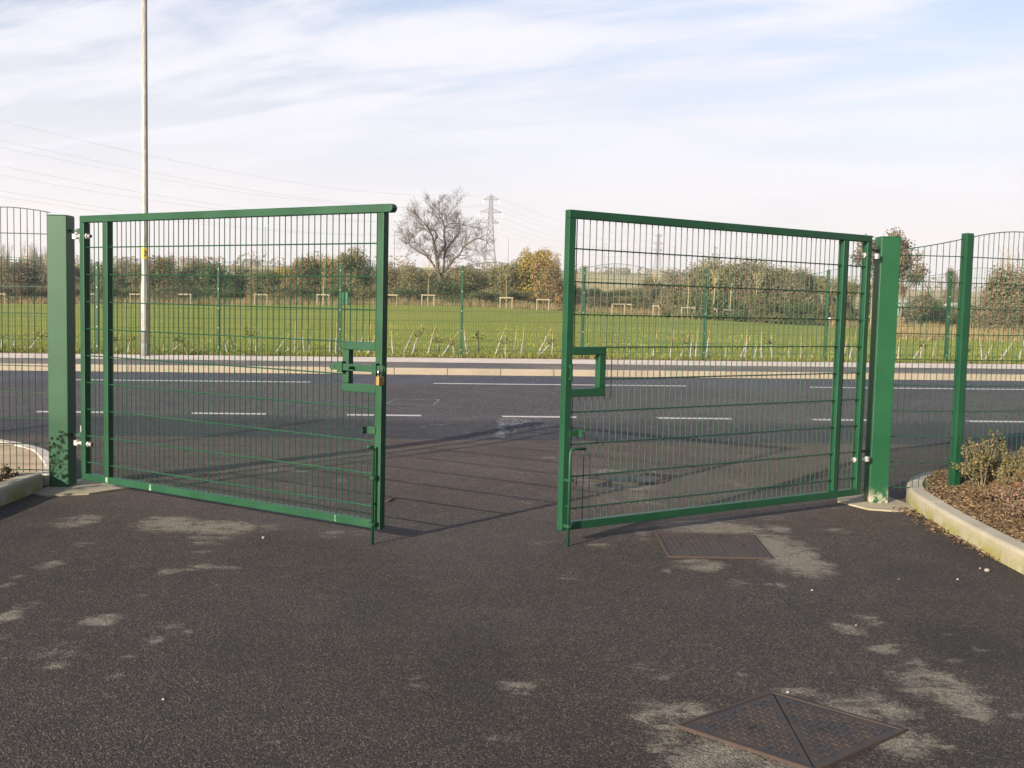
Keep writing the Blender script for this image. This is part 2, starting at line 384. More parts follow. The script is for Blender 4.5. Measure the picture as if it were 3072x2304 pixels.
st_px(2048, 1500, K3, [(200, 175, 330, 48, .85), (600, 180, 80, 26, .85), (640, 330, 210, 120, 1.0), (800, 430, 130, 40, .8), (100, 400, 170, 36, .75), (320, 510, 90, 30, .5), (600, 530, 90, 20, .6), (1000, 790, 95, 32, .85), (1110, 830, 60, 14, .6),
  (1130, 740, 120, 50, .5), (1250, 930, 100, 32, .8), (1350, 895, 110, 12, .6), (1450, 1010, 80, 32, .75), (1680, 995, 70, 18, .65), (1550, 1150, 230, 110, .78), (1720, 1200, 220, 70, .8), (1750, 1285, 160, 50, .85), (1850, 1360, 80, 26, .8),
  (2080, 1325, 80, 26, .8), (1830, 920, 70, 16, .6), (1990, 1030, 60, 14, .55), (1100, 1290, 330, 80, .85), (1380, 1480, 240, 110, .8), (300, 1600, 420, 140, .8), (60, 1330, 230, 70, .8), (1640, 830, 50, 14, .5), (390, 1090, 70, 26, .5), (120, 915, 60, 24, .5), (700, 1190, 160, 40, .75), (960, 190, 90, 16, .45), (560, 110, 90, 16, .5), (900, 1060, 60, 14, .5), (1150, 1165, 70, 26, .6), (1980, 600, 90, 14, .4)])
kz = 768 / 2212
st_px(1536, 1050, kz, [(880, 1070, 330, 40, .8), (1020, 1185, 200, 26, .8), (640, 1140, 120, 60, .5), (320, 935, 70, 12, .6), (1000, 1290, 330, 60, .5), (1970, 1160, 60, 20, .6), (1250, 1080, 90, 40, .7), (130, 1320, 60, 14, .4)])
st_px(768, 1050, kz, [(260, 1035, 200, 22, .65), (720, 1130, 60, 20, .6), (300, 1180, 300, 40, .35), (1900, 1540, 90, 14, .4)])
SA = np.array(STAINS)
OIL_SHADE = []  # patches darkening the tarmac colour: oily at right, painted plant shade by left kerb
for ox, lst in ((2048, [(1800, 900, 380, 150, .9), (1850, 330, 330, 120, .7), (1500, 480, 300, 90, .4), (1750, 1540, 350, 120, .5)]), (1024, [(800, 1000, 330, 260, .5), (250, 600, 300, 160, .35)]), (0, [(100, 70, 420, 60, .6), (80, 200, 260, 40, .5), (1500, 900, 320, 160, .4)])):
    for cx, cy, rx, ry, s_ in lst:
        a_ = lay(ox + cx * K3, 1500 + cy * K3); OIL_SHADE.append((a_.x, a_.y, rx * K3 * a_.y / F_PX, max(.05, abs(lay(ox + cx * K3, 1500 + (cy - ry) * K3).y - a_.y)), s_))
def stain_vals(o):
    n = len(o.data.vertices); co = np.empty(n * 3); o.data.vertices.foreach_get('co', co); co = co.reshape(-1, 3)
    out = np.zeros(n)
    for sx_, sy_, a, b, s_ in SA:
        d = ((co[:, 0] - sx_) / (a * 1.15)) ** 2 + ((co[:, 1] - sy_) / (b * 1.15)) ** 2
        out = np.maximum(out, s_ * np.clip(1.2 - .85 * d, 0, 1))
    attr(o, 'stain', out); dm = np.zeros(n)
    for sx_, sy_, a, b, s_ in OIL_SHADE: dm = np.maximum(dm, s_ * np.clip(1.3 - ((co[:, 0] - sx_) / a) ** 2 - ((co[:, 1] - sy_) / b) ** 2, 0, 1))
    attr(o, 'oil_shade', dm)
xs = span(-24, -5, 1.2) + span(-5, 4.6, .05) + span(4.6, 24, 1.2) + [24]
ys = span(-14, 2.4, 1.0) + span(2.4, 8.4, .05) + span(8.4, 11.4, .1) + [11.4]
drive = grid('driveway', xs, ys, zroad, m_drive, join); stain_vals(drive)
xs = span(-120, -9, 4) + span(-9, 10, .12) + span(10, 120, 4) + [120]
ys = span(11.4, 18.02, .15) + [18.02]
road = grid('road', xs, ys, zroad, m_road, join)
STAINS2 = [(-.1, 12.3, 1.2, .9, .22), (2.8, 12.4, 2.0, .6, .2), (-3.5, 12.2, 1.8, .5, .15)]
SA = np.array(STAINS2); stain_vals(road)

# road markings as thin sheets 4 mm above the road
def line_sheet(b, x0, x1, y0, y1, dz=.004, wob=.006, seed=0, taper=0):
    n = max(2, int((x1 - x0) / .12)); v = []
    for i in range(n + 1):
        x = x0 + (x1 - x0) * i / n
        a = y0 + wob * mnoise.noise((x * 9, seed, 1)); c = y1 + wob * mnoise.noise((x * 9, seed, 7))
        sh = taper if i == 0 else 0
        v += [(x + sh, a, zroad(x, a) + dz), (x, c, zroad(x, c) + dz)]
    b.add(v, [(2 * i, 2 * i + 2, 2 * i + 3, 2 * i + 1) for i in range(n)])
b = MB()
for k in range(-14, 16): line_sheet(b, -.13 + 1.955 * k, -.13 + 1.955 * k + .95, 13.10, 13.22, seed=k, taper=.03)
struct(b.build('edge_line_marking', m_line))
b = MB()
for k in range(-8, 9): line_sheet(b, -1.25 + 6.0 * k, 2.78 + 6.0 * k, 16.64, 16.75, seed=k + 40)
struct(b.build('lane_line_marking', m_line))
b = MB(); r_ = random.Random(3)
for k in range(1500):
    if k < 620: x, y = r_.gauss(-.11, .028), r_.uniform(11.55, 12.98)
    else: x, y = -.06 + abs(r_.gauss(0, .24)), 12.72 + r_.gauss(0, .26)
    if y > 13.02: continue
    l_, w_ = r_.uniform(.006, .022), r_.uniform(.006, .02); z = zroad(x, y) + .0035
    b.add([(x - l_, y - w_, z), (x + l_, y - w_ * .5, z), (x + l_ * .7, y + w_, z), (x - l_ * .8, y + w_ * .7, z)], [(0, 1, 2, 3)])
struct(b.build('chalk_marking', m_chalk))
b = MB()
o_ = [(-1.72, 14.15), (-1.06, 14.12), (-1.02, 14.72), (-1.63, 14.74)]
for (xa, ya), (xb, yb) in zip(o_, o_[1:] + o_[:1]):
    d = Vector((xb - xa, yb - ya)).normalized(); nrm = Vector((-d.y, d.x)) * .014
    q = [(xa + nrm.x, ya + nrm.y), (xa - nrm.x, ya - nrm.y), (xb - nrm.x, yb - nrm.y), (xb + nrm.x, yb + nrm.y)]
    b.add([(x, y, zroad(x, y) + .004) for x, y in q], [(0, 1, 2, 3)])
struct(b.build('cover_outline_marking', m_chalk))
b = MB(); pts = [(-.01, -.004), (.4, .0), (.6, .002)]
for xa, xb in ((.35, 1.7), (3.75, 4.5), (2.85, 3.4), (-4.8, -4.2)):
    line_sheet(b, xa, xb, 13.215, 13.232, .006, .01, 3)
struct(b.build('setting_out_marking', m_chalk))

# far kerb stones, footway and concrete strip
b = MB(); x = -110.0; k = 0
while x < 110:
    L = .915; z0 = zroad(x + .45, 18.02); zt = zpave(x + .45, 18.1) + .002 * math.sin(k * 1.7)
    zl, zr = zpave(x, 18.1), zpave(x + L, 18.1)
    y0 = 18.0 + .004 * math.sin(k * 2.3); a, c_ = x + .005, x + L - .005
    prof = [(y0, -.2), (y0 + .012, -.025), (y0 + .03, 0), (y0 + .14, .002), (y0 + .14, -.2)]
    v = [(a, yy, zl + zz) for yy, zz in prof] + [(c_, yy, zr + zz) for yy, zz in prof]; n = 5
    b.add(v, [tuple(range(n)), tuple(range(2 * n - 1, n - 1, -1))] + [(i + n, (i + 1) % n + n, (i + 1) % n, i) for i in range(n)])
    x += L; k += 1
struct(b.build('far_kerb', m_fkerb))
xs = span(-110, -12, 5) + span(-12, 12, .5) + span(12, 110, 5) + [110]
grid('footway', xs, [18.13, 18.4, 18.8, 19.2, 19.55], lambda x, y: zpave(x, y) - .002, m_fpath)
grid('concrete_path', xs, [19.54, 19.9, 20.4, 20.95], lambda x, y: zpave(x, y) + .003, m_strip, lambda x, y: y + (.06 * mnoise.noise((x * .7, 5, 0)) if y > 20.9 else 0))
xs = span(-60, -14, 3) + span(-14, 14, .35) + span(14, 60, 3) + [60]
ys = [20.7, 21.0, 21.3] + span(21.6, 26, .4) + span(26, 40, 1.4) + span(40, 88, 4) + [88, 90]
grid('grass_field', xs, ys, lambda x, y: zfield(x, y) + (.015 * mnoise.noise((x * 1.3, y * 1.3, 0)) if y > 21.3 else -.02), m_lawn)
us = [-1.6, -1.2, -1] + span(-.7, .7, .02) + [.7, 1, 1.2, 1.6]
ys = [89.5, 92, 95, 98, 102, 107, 113, 120] + span(130, 300, 14) + span(300, 700, 30) + span(700, 1730, 100) + [1730]
b = MB(); nx = len(us)
for y in ys:
    for u_ in us:
        x = max(-1440, min(1440, u_ * y)); b.v.append((x, y, zfield(x, y) - (.02 if y < 90 else 0)))
b.f = [(j * nx + i, j * nx + i + 1, (j + 1) * nx + i + 1, (j + 1) * nx + i) for j in range(len(ys) - 1) for i in range(nx - 1)]
struct(b.build('hill', m_hill, smooth_=True))

# near kerbs: swept profile along a path, raised beds and paving behind them
def sweep_kerb(name, path, side, h=.128, wd=.125, stone=.915, m_=None):
    P = [Vector((x, y)) for x, y in path]; dense = []
    for a, c_ in zip(P, P[1:]):
        n = max(1, int((c_ - a).length / .08))
        dense += [a.lerp(c_, i / n) for i in range(n)]
    dense.append(P[-1])
    for _ in range(6):
        dense = [dense[0]] + [(dense[i - 1] + dense[i] * 2 + dense[i + 1]) / 4 for i in range(1, len(dense) - 1)] + [dense[-1]]
    b = MB(); acc = 0; prof = [(0, -.12), (.003, h - .022), (.009, h - .007), (.024, h), (wd - .006, h + .001), (wd, h - .006), (wd, -.12)]; n = len(prof)
    rings = []
    for i, p in enumerate(dense):
        d = (dense[min(i + 1, len(dense) - 1)] - dense[max(0, i - 1)]).normalized(); nr = Vector((-d.y, d.x)) * side
        rings.append([(p.x + nr.x * o, p.y + nr.y * o, zroad(p.x, p.y) + z) for o, z in prof])
    o0 = 0
    seg = []; start = 0
    for i in range(1, len(dense)):
        acc += (dense[i] - dense[i - 1]).length
        if acc >= stone or i == len(dense) - 1:
            v = [q for r_ in rings[start:i + 1] for q in r_]; m2 = i - start + 1
            f = [(j * n + k, j * n + (k + 1) % n, (j + 1) * n + (k + 1) % n, (j + 1) * n + k) for j in range(m2 - 1) for k in range(n)]
            f += [tuple(range(n - 1, -1, -1)), tuple((m2 - 1) * n + k for k in range(n))]
            cx = sum(q[0] for q in v) / len(v); cy = sum(q[1] for q in v) / len(v); s_ = .9935
            v = [(cx + (q[0] - cx) * s_, cy + (q[1] - cy) * s_, q[2] + .0015 * math.sin(start)) for q in v]
            b.add(v, f); start = i; acc = 0
    return struct(b.build(name, m_, bevel=0))
KR = [(2.955, -6), (2.955, 3), (2.955, 6.4), (2.985, 7.1), (3.03, 7.6), (3.07, 8.0), (3.14, 8.25), (3.26, 8.55), (3.46, 8.85), (3.78, 9.15), (4.3, 9.5), (5.2, 9.95), (6.5, 10.4), (9, 11.0), (14, 11.35)]
sweep_kerb('right_kerb', KR, -1, m_=m_kerb)
KL = [(-3.515, -6), (-3.515, 6), (-3.515, 7.83)]
sweep_kerb('left_kerb', KL, 1, m_=m_kerb)
KL2 = [(-3.53, 8.02), (-3.60, 8.40), (-3.83, 8.82), (-4.19, 9.45), (-4.75, 10.03), (-5.5, 10.55), (-7, 11.0), (-12, 11.3)]
sweep_kerb('path_kerb', KL2, 1, h=.09, m_=m_strip)
def bed(name, poly, m_, zf, st=.09, amp=.02):
    xs_ = [p[0] for p in poly]; ys_ = [p[1] for p in poly]
    def inside(x, y):
        r_ = False; j = len(poly) - 1
        for i in range(len(poly)):
            if (poly[i][1] > y) != (poly[j][1] > y) and x < (poly[j][0] - poly[i][0]) * (y - poly[i][1]) / (poly[j][1] - poly[i][1]) + poly[i][0]: r_ = not r_
            j = i
        return r_
    x0, x1, y0, y1 = min(xs_), max(xs_), min(ys_), max(ys_); nx_, ny_ = int((x1 - x0) / st) + 1, int((y1 - y0) / st) + 1
    b = MB(); idx = {}
    for j in range(ny_):
        for i in range(nx_):
            x, y = x0 + (i + .5) * st, y0 + (j + .5) * st
            if inside(x, y):
                q = []
                for di, dj in ((0, 0), (1, 0), (1, 1), (0, 1)):
                    k_ = (i + di, j + dj)
                    if k_ not in idx:
                        xx, yy = x0 + k_[0] * st, y0 + k_[1] * st
                        idx[k_] = len(b.v); b.v.append((xx, yy, zf(xx, yy) + amp * mnoise.noise((xx * 4, yy * 4, 0)) + amp * .5 * mnoise.noise((xx * 13, yy * 13, 4))))
                    q.append(idx[k_])
                b.f.append(tuple(q))
    return struct(b.build(name, m_, smooth_=True)), inside
polyR = [(x + .07, y - .05 * (y > 8)) for x, y in KR] + [(14, -6)]
bedR, inR = bed('right_planting_bed', polyR, m_soil, lambda x, y: .105 + zroad(x, y) + .05 * smooth(3.1, 3.9, x))
polyL = [(-3.58, -6), (-3.58, 7.86), (-12, 7.86), (-12, -6)]
bedL, inL = bed('left_planting_bed', polyL, m_soil, lambda x, y: .095 + .03 * smooth(-3.7, -4.4, x))
polyP = [(x - .06, y - .05) for x, y in KL2] + [(-12, 7.86), (-3.68, 7.86)]
b = MB(); n_ = len(polyP)
b.add([(x, y, zroad(x, y) + .082) for x, y in polyP] + [(x, y, -.05) for x, y in polyP], [tuple(range(n_))] + [(i, (i + 1) % n_, n_ + (i + 1) % n_, n_ + i) for i in range(n_)])
struct(b.build('flagged_path', m_flag))

# ---------------------------------------------------------------- gate posts and footings
def gate_post(x, y, h, side, label):
    t = thing('gate_post', label, 'gate post', (x, y, 0))
    hw = .075
    MB().box(-hw, hw, -hw, hw, -.2, h).build('column', m_leftpost if side > 0 else m_greenpost, t, bevel=.006)
    MB().box(-hw + .004, hw - .004, -hw + .004, hw - .004, h + .0005, h + .005).build('cap', m_greenpost, t, bevel=.002)
    for z, dz in ((1.945, 1), (.40, -1)):
        b = MB(); s_ = side
        b.box(min(s_ * hw, s_ * (hw + .075)), max(s_ * hw, s_ * (hw + .075)), -.028, .028, z + .004 * dz, z + .016 * dz if dz > 0 else z + .016)
        b.tube([(s_ * (hw + .075), 0, z - .012), (s_ * (hw + .075), 0, z + .026)], .028, 12)
        br = b.build('hinge_bracket', m_green, t)
        MB().tube([(s_ * (hw + .078), 0, z - dz * .075), (s_ * (hw + .078), 0, z - dz * .014)], .017, 10).build('hinge_pin', m_galv, br, smooth_=True)
    return t
gpL = gate_post(-3.432, 7.985, 2.062, 1, 'square green gate post at the left with a leafy shadow near its foot')
gpR = gate_post(2.856, 8.115, 2.055, -1, 'square green gate post at the right with concrete splashed on its foot')
def footing(px, py, poly, label):
    o = MB().prism(poly, -.03, .012).build('concrete_footing', m_foot, loc=(px, py, 0)); return tag(o, label, 'footing')
footing(-3.43, 7.98, [(-.10, -.32), (.05, -.42), (.32, -.30), (.62, .12), (.40, .22), (-.06, .3)], 'buff concrete footing around the foot of the left gate post')
footing(2.856, 8.115, [(-.30, -.02), (-.16, -.32), (.02, -.37), (.20, -.33), (.24, -.1), (.18, .25), (-.2, .3)], 'pale concrete footing around the foot of the right gate post')

# ---------------------------------------------------------------- gate leaves
Z_B, Z_T, WZ = .091, 2.054, [1.823 - .2 * k for k in range(9)]
def gate_leaf(label, ox, oy, d, L, s, left):
    rz = math.atan2(d[1], d[0])
    t = thing('gate_leaf', label, 'gate', (ox, oy, 0), rz)
    q = .025; UB = .265                                         # second upright from UB to UB+.05
    def part(name, b, m_=m_green, bv=.004, par=t, sm=False): return b.build(name, m_, par, sm, bv)
    over = .062 if left else 0
    part('stile', MB().box(0, .05, -q, q, Z_B, Z_T - .0505)); part('stile', MB().box(L - .05, L, -q, q, Z_B + .0, Z_T - .0505))
    tr = MB()
    if left:
        prof = [(0, Z_T - .05), (L + over - .014, Z_T - .05)] + [(L + over - .025 + .025 * math.sin(a), Z_T - .025 - .025 * math.cos(a)) for a in [R(v) for v in range(30, 180, 30)]] + [(L + over - .014, Z_T), (0, Z_T)]
        n = len(prof); v = [(u_, -q, z) for u_, z in prof] + [(u_, q, z) for u_, z in prof]
        tr.add(v, [tuple(range(n)), tuple(range(2 * n - 1, n - 1, -1))] + [(i + n, (i + 1) % n + n, (i + 1) % n, i) for i in range(n)])
    else: tr.box(0, L, -q, q, Z_T - .05, Z_T)
    part('top_rail', tr)
    part('bottom_rail', MB().box(.0505, L - .0505, -q, q, Z_B, Z_B + .05))
    part('upright', MB().box(UB, UB + .05, -q + .001, q - .001, Z_B + .0505, Z_T - .0505))
    # latch box
    x1 = L - .0505; x0 = x1 - .262; zb, zt = .918, 1.226
    lb = MB().box(x0, x1, -q, q, zt - .05, zt).box(x0, x1, -q, q, zb, zb + .05).box(x0, x0 + .05, -q + .0015, q - .0015, zb + .0505, zt - .0505)
    part('latch_frame', lb)
    # wires
    wm = MB(); rv, rh = .0033, .0042
    def vert(u_):
        if u_ > x0 - .01: 
            wm.tube([(u_, 0, Z_B + .05), (u_, 0, zb)], rv, 5, False); wm.tube([(u_, 0, zt), (u_, 0, Z_T - .05)], rv, 5, False)
        else: wm.tube([(u_, 0, Z_B + .05), (u_, 0, Z_T - .05)], rv, 5, False)
    u_ = .05 + .036
    while u_ < UB - .01: vert(u_); u_ += .05
    u_ = UB + .05 + .03
    while u_ < L - .07: vert(u_); u_ += .05
    for z in WZ:
        for sy in (-1, 1):
            wm.tube([(.05, sy * .0075, z), (UB, sy * .0075, z)], rh, 6, False)
            e = x0 if zb < z < zt else L - .05
            wm.tube([(UB + .05, sy * .0075, z), (e, sy * .0075, z)], rh, 6, False)
    part('wire_infill', wm, m_wire, 0)
    # drop bolt on the front face
    f = s * (q + .028); ur = L - .032
    if left: pts = [(ur - .012, f + s * .045, .60), (ur - .004, f + s * .03, .603), (ur, f + s * .012, .60), (ur, f, .585), (ur, f, -.002)]
    else: pts = [(ur - .115, f, .598), (ur - .03, f, .603), (ur - .008, f, .597), (ur, f, .575), (ur, f, -.002)]
    part('drop_bolt', MB().tube(pts, .0098, 10), m_green, 0, sm=True)
    for z in (.412, .128):
        g = MB()
        for zz in (z - .008, z + .008): pass
        pa = []
        for k in range(9):
            a = R(180 * k / 8); pa.append((ur + .019 * math.cos(a), f + s * .019 * math.sin(a)))
        pa = [(ur + .019, s * q)] + pa + [(ur - .019, s * q)]
        for (xa, ya), (xb, yb) in zip(pa, pa[1:]):
            dd = Vector((xb - xa, yb - ya, 0)); nn = Vector((-dd.y, dd.x, 0)).normalized() * .004
            g.add([(xa + nn.x, ya + nn.y, z - .009), (xb + nn.x, yb + nn.y, z - .009), (xb - nn.x, yb - nn.y, z - .009), (xa - nn.x, ya - nn.y, z - .009),
                   (xa + nn.x, ya + nn.y, z + .009), (xb + nn.x, yb + nn.y, z + .009), (xb - nn.x, yb - nn.y, z + .009), (xa - nn.x, ya - nn.y, z + .009)],
                  [(0, 3, 2, 1), (4, 5, 6, 7), (0, 1, 5, 4), (1, 2, 6, 5), (2, 3, 7, 6), (3, 0, 4, 7)])
        part('bolt_guide', g, m_green, 0)
    part('stop_peg', MB().tube([(ur, f - s * .005, .245), (ur, s * q, .245)], .007, 8), m_green, 0)
    # rest plate that holds the lifted drop bolt
    zc_ = .695; a0 = L - .05
    c = MB().box(a0 - .055, a0 + .012, min(s * q, s * (q + .006)) , max(s * q, s * (q + .006)), zc_ - .021, zc_ + .021)
    pl_ = [(-.021, zc_ - .021), (-.006, zc_ - .010), (-.006, zc_ + .010), (-.021, zc_ + .021), (.028, zc_ + .021), (.028, zc_ + .012), (.016, zc_), (.028, zc_ - .012), (.028, zc_ - .021)]
    n = len(pl_); X0, X1 = a0 - .061, a0 - .0555
    v = [(X0, s * (q + .02) + s * yy, zz) for yy, zz in pl_] + [(X1, s * (q + .02) + s * yy, zz) for yy, zz in pl_]
    c.add(v, [tuple(range(n)), tuple(range(2 * n - 1, n - 1, -1))] + [(i + n, (i + 1) % n + n, (i + 1) % n, i) for i in range(n)])
    part('bolt_rest', c, m_green, 0)
    zb_ = 1.07
    if left:
        fb = s * (q + .022)
        bar = [(x0 - .06, zb_ - .021)] + [(L + .010 + .021 * math.sin(R(a)), zb_ - .021 * math.cos(R(a))) for a in range(0, 181, 20)] + [(x0 - .06 - .0, zb_ + .021)] + [(x0 - .06 - .021 * math.sin(R(a)), zb_ + .021 * math.cos(R(a))) for a in range(20, 180, 20)]
        n = len(bar); v = [(u_, fb - .005, z) for u_, z in bar] + [(u_, fb + .005, z) for u_, z in bar]
        sb = part('slide_bolt', MB().add(v, [tuple(range(n)), tuple(range(2 * n - 1, n - 1, -1))] + [(i + n, (i + 1) % n + n, (i + 1) % n, i) for i in range(n)]), m_green, .0015)
        for uu in (x0 - .035, L + .006):
            part('bolt_hole', MB().tube([(uu, fb - .0058, zb_), (uu, fb + .0058, zb_)], .009, 14), m_dark, 0, sb)
        uk = x0 + .115
        part('knob', MB().tube([(uk, fb, zb_), (uk, fb + s * .058, zb_)], .0095, 12), m_green, .001, sb)
        for uc in (x0 + .012, L - .034):
            k = MB(); y0, y1 = s * q, fb + s * .010; lo, hi = sorted((y0, y1))
            k.box(uc - .016, uc + .016, lo, hi, zb_ + .0225, zb_ + .033).box(uc - .016, uc + .016, lo, hi, zb_ - .033, zb_ - .0225)
            lo2, hi2 = sorted((fb + s * .0065, fb + s * .013)); k.box(uc - .0165, uc + .0165, lo2, hi2, zb_ - .034, zb_ + .034)
            part('bolt_keeper', k, m_green, .002)
        # lug beside the bolt end that takes the padlock
        lg = MB(); lo, hi = sorted((fb - s * .006, fb - s * .013))
        lug = [(L - .02, zb_ - .018)] + [(L + .016 + .022 * math.sin(R(a)), zb_ - .022 * math.cos(R(a))) for a in range(0, 181, 20)] + [(L - .02, zb_ + .018)]
        n = len(lug); lg.add([(u_, lo, z) for u_, z in lug] + [(u_, hi, z) for u_, z in lug], [tuple(range(n)), tuple(range(2 * n - 1, n - 1, -1))] + [(i + n, (i + 1) % n + n, (i + 1) % n, i) for i in range(n)])
        part('padlock_lug', lg, m_green, 0)
        for uu, ww, zz in ((UB + .018, .026, .12), (UB + .50, .022, .116), (L - .36, .009, .118)):
            y0, y1 = sorted((s * (q + .0004), s * (q + .0009)))
            part('scuff_mark', MB().box(uu, uu + ww, y0, y1, zz - .022, zz + .02), m_scuff, 0)
    else:
        k = MB(); u0 = L - .028; y0, y1 = sorted((s * q, s * (q + .018)))
        k.box(u0 - .008, u0 + .008, y0, y1, zb_ + .03, zb_ + .046).box(u0 - .008, u0 + .008, y0, y1, zb_ - .046, zb_ - .03)
        y0, y1 = sorted((s * (q + .0185), s * (q + .026))); k.box(u0 - .008, u0 + .008, y0, y1, zb_ - .048, zb_ + .048)
        part('bolt_staple', k, m_green, .002)
        y0, y1 = sorted((s * (q + .0004), s * (q + .003))); part('staple_plate', MB().box(u0 - .024, u0 - .009, y0, y1, zb_ - .05, zb_ + .05), m_green, 0)
    # hinges: eye bolts through the stile
    for z in (1.905, .36 if left else .36):
        h = MB(); h.tube([(-.075, 0, z), (.095, 0, z)], .0125, 12)
        h.tube([(-.082, 0, z - .018), (-.082, 0, z + .018)], .024, 14)
        ho = part('hinge_bolt', h, m_galv, 0, sm=False)
        for ua, ub in ((.0515, .068), (-.018, -.0015)):
            nb = MB().tube([(ua, 0, z), (ub, 0, z)], .022, 6); part('nut', nb, m_galv, .001, ho)
        part('bolt_tip', MB().tube([(.0952, 0, z), (.098, 0, z)], .0118, 12), m_ironrim, 0, ho)
    return t
dL = (.8497, -.527); dR = (-.834, -.5518)
leafL = gate_leaf('left green mesh gate leaf with slide bolt standing half open', -3.1639 - .05 * dL[0], 7.804 - .05 * dL[1], dL, 2.865, -1, True)
leafR = gate_leaf('right green mesh gate leaf without a slide bolt standing half open', 2.663, 7.953, dR, 2.82, 1, False)

# padlock hanging from the slide bolt
rz = math.atan2(dL[1], dL[0]); pk = Vector((-3.2064, 7.8304, 0)) + Vector((dL[0], dL[1], 0)) * 2.871 + Vector((-.527, -.8497, 0)) * .047
pd = thing('padlock', 'brass padlock with steel shackle hanging from the slide bolt of the left gate leaf', 'padlock', (pk.x, pk.y, 1.0), rz)
MB().box(-.012, .012, -.026, .026, -.028, .026).build('body', m_brass, pd, bevel=.004)
pts = [(0, -.017, .022), (0, -.017, .05)] + [(0, -.017 * math.cos(R(a)), .052 + .017 * math.sin(R(a))) for a in range(20, 180, 20)] + [(0, .017, .05), (0, .017, .022)]
MB().tube(pts, .0048, 8).build('shackle', m_chrome, pd, smooth_=True)

# ---------------------------------------------------------------- fences
def wire_panel(p0, p1, z0f, levels, wave0, parent, zbot=None, ph=0.0, rv=.0029, rh=.0034, mean=1.85, amp=.09, name='mesh_panel', two=True):
    a, c_ = Vector(p0), Vector(p1); L = (c_ - a).length; d = (c_ - a) / L; nr = Vector((-d.y, d.x))
    b = MB(); n = int(L / .05)
    def P(s_, o, z): q = a + d * s_ + nr * o; return (q.x, q.y, z0f(q.x) + z)
    wv = lambda s_: mean + amp * math.sin(2 * math.pi * (s_ + ph) / 2.5)
    off = (L - n * .05) / 2
    for i in range(n + 1):
        s_ = off + i * .05
        if 0 < s_ < L: b.tube([P(s_, 0, levels[0] - .02), P(s_, 0, wv(s_))], rv, 4, False)
    for z in levels:
        for o in ((-.006, .006) if two else (0,)): b.tube([P(0, o, z), P(L, o, z)], rh, 5, False)
    m_ = max(4, int(L / .1)); b.tube([P(L * i / m_, 0, wv(L * i / m_)) for i in range(m_ + 1)], rh * 1.1, 5, False)
    return b.build(name, m_wire, parent)
NL = [.125 + .2 * k for k in range(10)]
flL = thing('mesh_fence', 'green wave-topped mesh fence left of the left gate post', 'fence', (-5, 7.95, 0))
for x0, x1 in ((-6.06, -3.512), (-8.62, -6.12)):
    o = wire_panel((x0, 7.985), (x1, 7.985), lambda x: 0, NL, 0, flL, ph=.62 - (x1 - .36 - x0) if x0 > -7 else 0, mean=2.03); o.matrix_parent_inverse = Matrix.Translation((5, -7.95, 0))
def fence_post(x, y, z0, z1, w_, dpt, rzz, parent, m_=m_green, bolts=True, inv=None):
    M = Matrix.Translation((x, y, 0)) @ Matrix.Rotation(rzz, 4, 'Z')
    o = MB().box(-w_ / 2, w_ / 2, -dpt / 2, dpt / 2, z0, z1, M).build('post', m_, parent, bevel=.004)
    if inv: o.matrix_parent_inverse = inv
    return o
invL = Matrix.Translation((5, -7.95, 0))
fence_post(-6.09, 7.985, -.1, 2.06, .06, .06, 0, flL, inv=invL); fence_post(-8.65, 7.985, -.1, 2.06, .06, .06, 0, flL, inv=invL)
flR = thing('mesh_fence', 'green wave-topped mesh fence right of the right gate post', 'fence', (3.5, 8.2, 0))
invR = Matrix.Translation((-3.5, -8.2, 0))
dF = Vector((.938, .346)); e0 = Vector((3.515, 8.165)); e1 = e0 + dF * 2.5; e2 = e1 + dF * 2.56
for p0, p1, ph in (((2.9335, 8.11), (3.452, 8.145), -.47), (tuple(e0), tuple(e1), .12), (tuple(e1 + dF * .06), tuple(e2), .0)):
    o = wire_panel(p0, p1, lambda x: 0, NL, 0, flR, ph=ph, mean=2.05); o.matrix_parent_inverse = invR
pp = fence_post(3.482, 8.155, 0, 2.105, .065, .065, R(20), flR, inv=invR)
ee = e1 + dF * .03; fence_post(ee.x, ee.y, 0, 2.105, .065, .065, R(20), flR, inv=invR)

ff = thing('mesh_fence', 'long green wave-topped mesh fence across the road before the field', 'fence', (0, 21.58, .405))
invF = Matrix.Translation((0, -21.58, -.405))
FX = [-1.063 + 2.4925 * k for k in range(-6, 8)]; gz = lambda x: .405 + .0122 * x
FLV = [.13 + .2 * k for k in range(9)]
for i, x in enumerate(FX):
    o = MB().box(x - .026, x + .026, 21.55, 21.61, gz(x) - .3, gz(x) + 1.865).build('post', m_green, ff, bevel=.004); o.matrix_parent_inverse = invF
    for z in (.14, .54, .94, 1.34, 1.74):
        bo = MB().tube([(x, 21.546, gz(x) + z), (x, 21.5495, gz(x) + z)], .010, 8).build('bolt', m_galv, o)
    if i < len(FX) - 1:
        o = wire_panel((x + .028, 21.58), (FX[i + 1] - .028, 21.58), gz, FLV, 0, ff, mean=1.85, rv=.0026, rh=.0036, two=False); o.matrix_parent_inverse = invF

